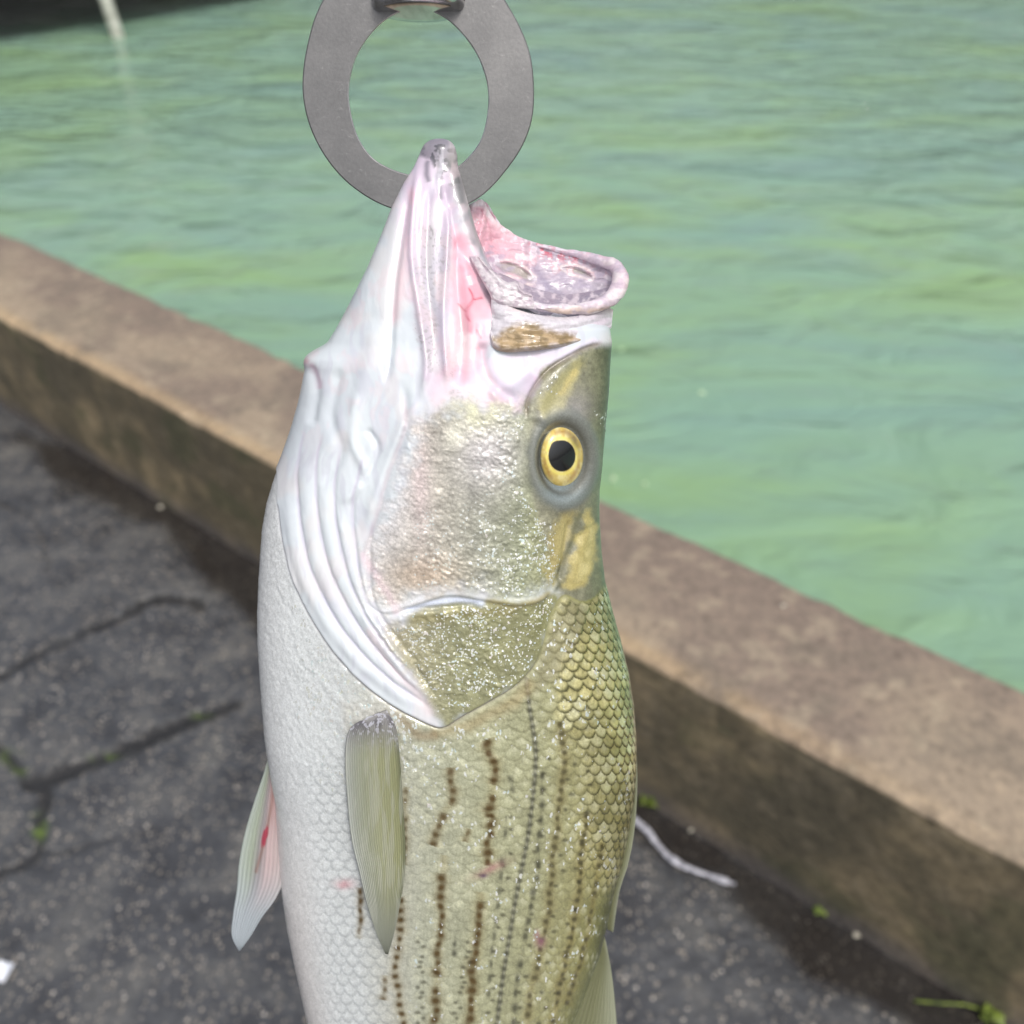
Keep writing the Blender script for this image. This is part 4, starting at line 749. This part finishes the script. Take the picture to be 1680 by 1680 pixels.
cs = NTs.mix(1, cs, NTs.ramp(nz2, [(.3, (.92, .92, .92)), (.7, (1.06, 1.06, 1.06))]), 'MULTIPLY')
NTs.base(cs); NTs.set(Metallic=.75); NTs.l(NTs.math('ADD', NTs.math('MULTIPLY', nz1, .25), .30), NTs.b.inputs['Roughness']); NTs.l(NTs.bump(nz2, .15, .0003), NTs.b.inputs['Normal'])
NTc = NT('polished_steel'); NTc.set(Metallic=1.0, Roughness=.16); NTc.base(NTc.ramp(NTc.noise(NTc.coords('Object', (1, .2, .05)), 260, 2), [(.3, (.32, .31, .31)), (.7, (.72, .72, .72))]))
rroot = empty('steel_ring', tuple(plane(686, 140, 0)), label='flat grey brushed steel ring hooked through the lower lip of the fish', cat='metal ring')
plate = mesh_obj('plate', Vr.reshape(-1, 3), A(ff), NTs.m, rroot, smooth=False); NTv = NT('bevel_highlight_steel'); NTv.set(Metallic=.9, Roughness=.28); NTv.base(NTv.ramp(NTv.noise(NTv.coords('Object'), 300, 3), [(.3, (.42, .41, .41)), (.7, (.66, .65, .64))])); plate.data.materials.append(NTv.m)  # lighter, smoother steel paints a highlight along the inner bevel
mi = np.zeros(len(ff), np.int32)
for k in (0, 1, 2): mi[k * nr:(k + 1) * nr] = 1
plate.data.polygons.foreach_set('material_index', mi)
def turned(name, cx_, prof_, mat, nseg=64):
    """turned piece standing along the fish's length; prof_ = (py, radius px)"""
    V = []
    for py, r in prof_:
        c0 = plane(cx_, py, 0.0); 
        for k in range(nseg): a_ = 2 * math.pi * k / nseg; V.append(c0 + (UX * math.cos(a_) + UN * math.sin(a_)) * r * DIST / FPX)
    Fc = grid_faces(len(prof_), nseg, True).tolist() + [[(len(prof_) - 1) * nseg + k for k in range(nseg)][::-1]]
    return mesh_obj(name, V, Fc, mat, rroot)
turned('collar', 687, [(21, .5), (21, 40), (21, 58), (20, 61), (17, 64), (12, 66), (6, 67), (5, 66), (4, 66), (3, 67), (-4, 67), (-50, 67), (-54, 65), (-56, 58)], NTc.m); turned('shaft', 687, [(-56, 34), (-100, 34), (-104, 40), (-140, 40)], NTc.m)

# ================================================================== SMALL THINGS
# white twisted strip lying on the wet paving at the foot of the wall
pts = A([(1020, 1322), (1042, 1345), (1060, 1362), (1078, 1385), (1095, 1405), (1115, 1418), (1140, 1430), (1165, 1438), (1190, 1447), (1206, 1452)])
Pp = smooth_line([tuple(p) for p in pts], 8); Pg = ground(Pp[:, 0], Pp[:, 1], .006); u = np.linspace(0, 1, len(Pg)); wd = .0052 * (.5 + 1.1 * fbm(u * 16, 0 * u, 801, 3)) * np.where(u > .93, .55, 1)
Pg[:, 2] += .004 * fbm(u * 12, 0 * u, 803, 2)
V, Fc = tube(Pg, np.stack([wd, wd * .45], -1), 12, True, 2.2 * np.sin(u * 17))
NTl = NT('white_plastic'); co = NTl.coords('Object'); NTl.base(NTl.ramp(NTl.noise(co, 130, 4), [(.35, L3(140, 140, 150)), (.6, L3(205, 205, 214))])); NTl.set(Roughness=.35)
tag(mesh_obj('plastic_strip', V, Fc, NTl.m), 'white twisted strip of plastic lying on the wet paving beside the wall', 'litter')
def scrap(name, px, py, rx_, ry_, h_, mat, seed, z0=0.0, sub=10):
    c0 = ground(px, py, z0); rs = np.random.RandomState(seed); ns, nr_ = 14, 8; V = [c0 + A([0, 0, h_])]; Fc = []
    ph = rs.rand(8) * 6
    for r in range(1, nr_ + 1):
        t = r / nr_ * math.pi * .56
        for k in range(ns): a_ = 2 * math.pi * k / ns; w = 1 + .16 * math.sin(2 * a_ + ph[0]) + .12 * math.sin(3 * a_ + ph[1]) + .05 * math.sin(5 * a_ + ph[2] + r); V.append(c0 + A([rx_ * w * math.sin(t) * math.cos(a_), ry_ * w * math.sin(t) * math.sin(a_), h_ * math.cos(t) * (1 + .12 * math.sin(3 * a_ + r))]))
    for k in range(ns): Fc.append([0, 1 + k, 1 + (k + 1) % ns])
    for r in range(nr_ - 1):
        for k in range(ns): k2 = (k + 1) % ns; Fc.append([1 + r * ns + k, 1 + (r + 1) * ns + k, 1 + (r + 1) * ns + k2, 1 + r * ns + k2])
    return mesh_obj(name, V, Fc, mat)
NTb = NT('pale_stone'); co = NTb.coords('Object'); NTb.base(NTb.ramp(NTb.noise(co, 200, 4), [(.3, L3(150, 144, 128)), (.7, L3(212, 206, 190))])); NTb.set(Roughness=.7)
NTh = NT('white_paper'); NTh.base(NTh.ramp(NTh.noise(NTh.coords('Object'), 90, 3), [(.3, L3(205, 212, 226)), (.7, L3(238, 240, 246))])); NTh.set(Roughness=.6)
# folded white scrap
c0 = ground(4, 1595, .003); rs = np.random.RandomState(3); gu, gv = np.meshgrid(np.linspace(-1, 1, 12), np.linspace(-1, 1, 12), indexing='ij')
zz = .003 + .004 * np.abs(gu) ** 2 + .003 * fbm(gu * 2 + 5, gv * 2 + 5, 805, 2); Pt = np.stack([c0[0] + gu * .0135 + .002 * gv, c0[1] + gv * .0150 - .003 * gu, zz], -1); Pb = Pt.copy(); Pb[..., 2] -= .0015
nn = 12; ring = np.r_[np.arange(nn), np.arange(1, nn) * nn + nn - 1, (nn - 1) * nn + np.arange(nn - 2, -1, -1), np.arange(nn - 2, 0, -1) * nn]; rn = np.roll(ring, -1)
tag(mesh_obj('paper_scrap', np.vstack([Pt.reshape(-1, 3), Pb.reshape(-1, 3)]), np.vstack([grid_faces(nn, nn), grid_faces(nn, nn, off=nn * nn)[:, ::-1], np.stack([ring, ring + nn * nn, rn + nn * nn, rn], -1)]), NTh.m), 'small white curled scrap lying on the dark paving, left of the fish', 'litter')
for (px, py, r, zz_, lab) in ((1285, 994, .0042, HW, 'pale pebble on top of the wall, to the right of the fish'), (263, 832, .007, 0, 'pale pebble on the wet paving at the foot of the wall, upper left'),
                           (366, 872, .008, 0, 'greenish white pebble against the foot of the wall, nearest the fish on its left'), (1405, 1534, .0055, 0, 'pale pebble at the foot of the wall, lower right of the plastic strip'),
                           (1134, 1362, .004, 0, 'tiny yellowish pebble at the foot of the wall, just above the plastic strip')):
    tag(scrap('pebble', px, py, r, r * .85, r * .7, NTb.m, int(px), zz_), lab, 'pebble', 'pale pebbles on the paving and wall')
NTa = NT('foam_fleck'); NTa.base(NTa.ramp(NTa.noise(NTa.coords('Object'), 60, 3), [(.3, L3(150, 185, 140)), (.7, L3(196, 212, 180))])); NTa.set(Roughness=.5)
for px, py, r, lab in ((1020, 576, .014, 'pale fleck floating on the green water level with the maxilla of the fish'), (1151, 647, .017, 'largest pale fleck floating on the green water, farthest right of the fish head'), (1006, 786, .012, 'pale fleck floating on the green water right beside the nape below the eye'), (1057, 796, .010, 'faint pale fleck floating on the green water just above the wall, right of the fish')):
    tag(scrap('floating_fleck', px, py, r, r * .8, .012, NTa.m, int(px), WZ - .004), lab, 'floating debris', 'pale flecks floating on the water')
# weeds: little leaves on stems
NTg = NT('weed_green'); NTg.base(NTg.ramp(NTg.noise(NTg.coords('Object'), 70, 3), [(.3, L3(74, 92, 34)), (.7, L3(134, 150, 62))])); NTg.set(Roughness=.55)
def weed(px, py, nlf, spread, hgt, lab, seed, stem=None):
    c0 = ground(px, py, 0); rs = np.random.RandomState(seed); rt = empty('weed', tuple(c0), label=lab, cat='weed'); rt['group'] = 'weeds at the foot of the wall'; V = []; Fc = []; SV = []; SF = []
    for k in range(nlf):
        a_ = rs.rand() * 6.28; r = spread * rs.rand() ** .6; zc = hgt * rs.rand(); c = c0 + A([r * math.cos(a_), r * math.sin(a_), .002 + zc]); ln = .0055 + .005 * rs.rand(); w = ln * .55; d = A([math.cos(a_ + rs.randn() * .5), math.sin(a_ + rs.randn() * .5), rs.randn() * .45]); d /= np.linalg.norm(d); sd2 = np.cross(d, A([0, 0, 1.])); sd2 /= np.linalg.norm(sd2) + 1e-9; up = np.cross(sd2, d)
        o = len(V); V += [c - d * ln, c - d * ln * .3 + sd2 * w + up * .001, c + d * ln * .5 + sd2 * w * .7, c + d * ln, c + d * ln * .5 - sd2 * w * .7, c - d * ln * .3 - sd2 * w + up * .001]; Fc += [[o, o + 1, o + 2, o + 3, o + 4, o + 5]]
        if k % 2 == 0:
            t_, f_ = tube([c0 + A([0, 0, -.001]), (c0 + c) / 2 + A([0, 0, .003]), c - d * ln], .0006, 5); oo = len(SV); SV += t_; SF += [[i + oo for i in f] for f in f_]
    if stem is not None:
        sp_ = ground([p[0] for p in stem], [p[1] for p in stem], .006); sp_[1:-1, 2] += .008; t_, f_ = tube(resample(sp_, 20), .0018, 7); oo = len(SV); SV += t_; SF += [[i + oo for i in f] for f in f_]
    mesh_obj('leaves', V, Fc, NTg.m, rt, smooth=False); mesh_obj('stems', SV, SF, NTg.m, rt)
weed(1066, 1316, 34, .018, .022, 'small green weed at the foot of the wall right behind the fish', 1)
weed(1350, 1494, 12, .016, .008, 'sparse flat weed at the foot of the wall midway to the right corner', 2)
weed(1632, 1660, 46, .024, .022, 'bushiest green weed with a long stem in the lower right corner', 5, [(1500, 1642), (1540, 1650), (1580, 1652), (1625, 1660)])
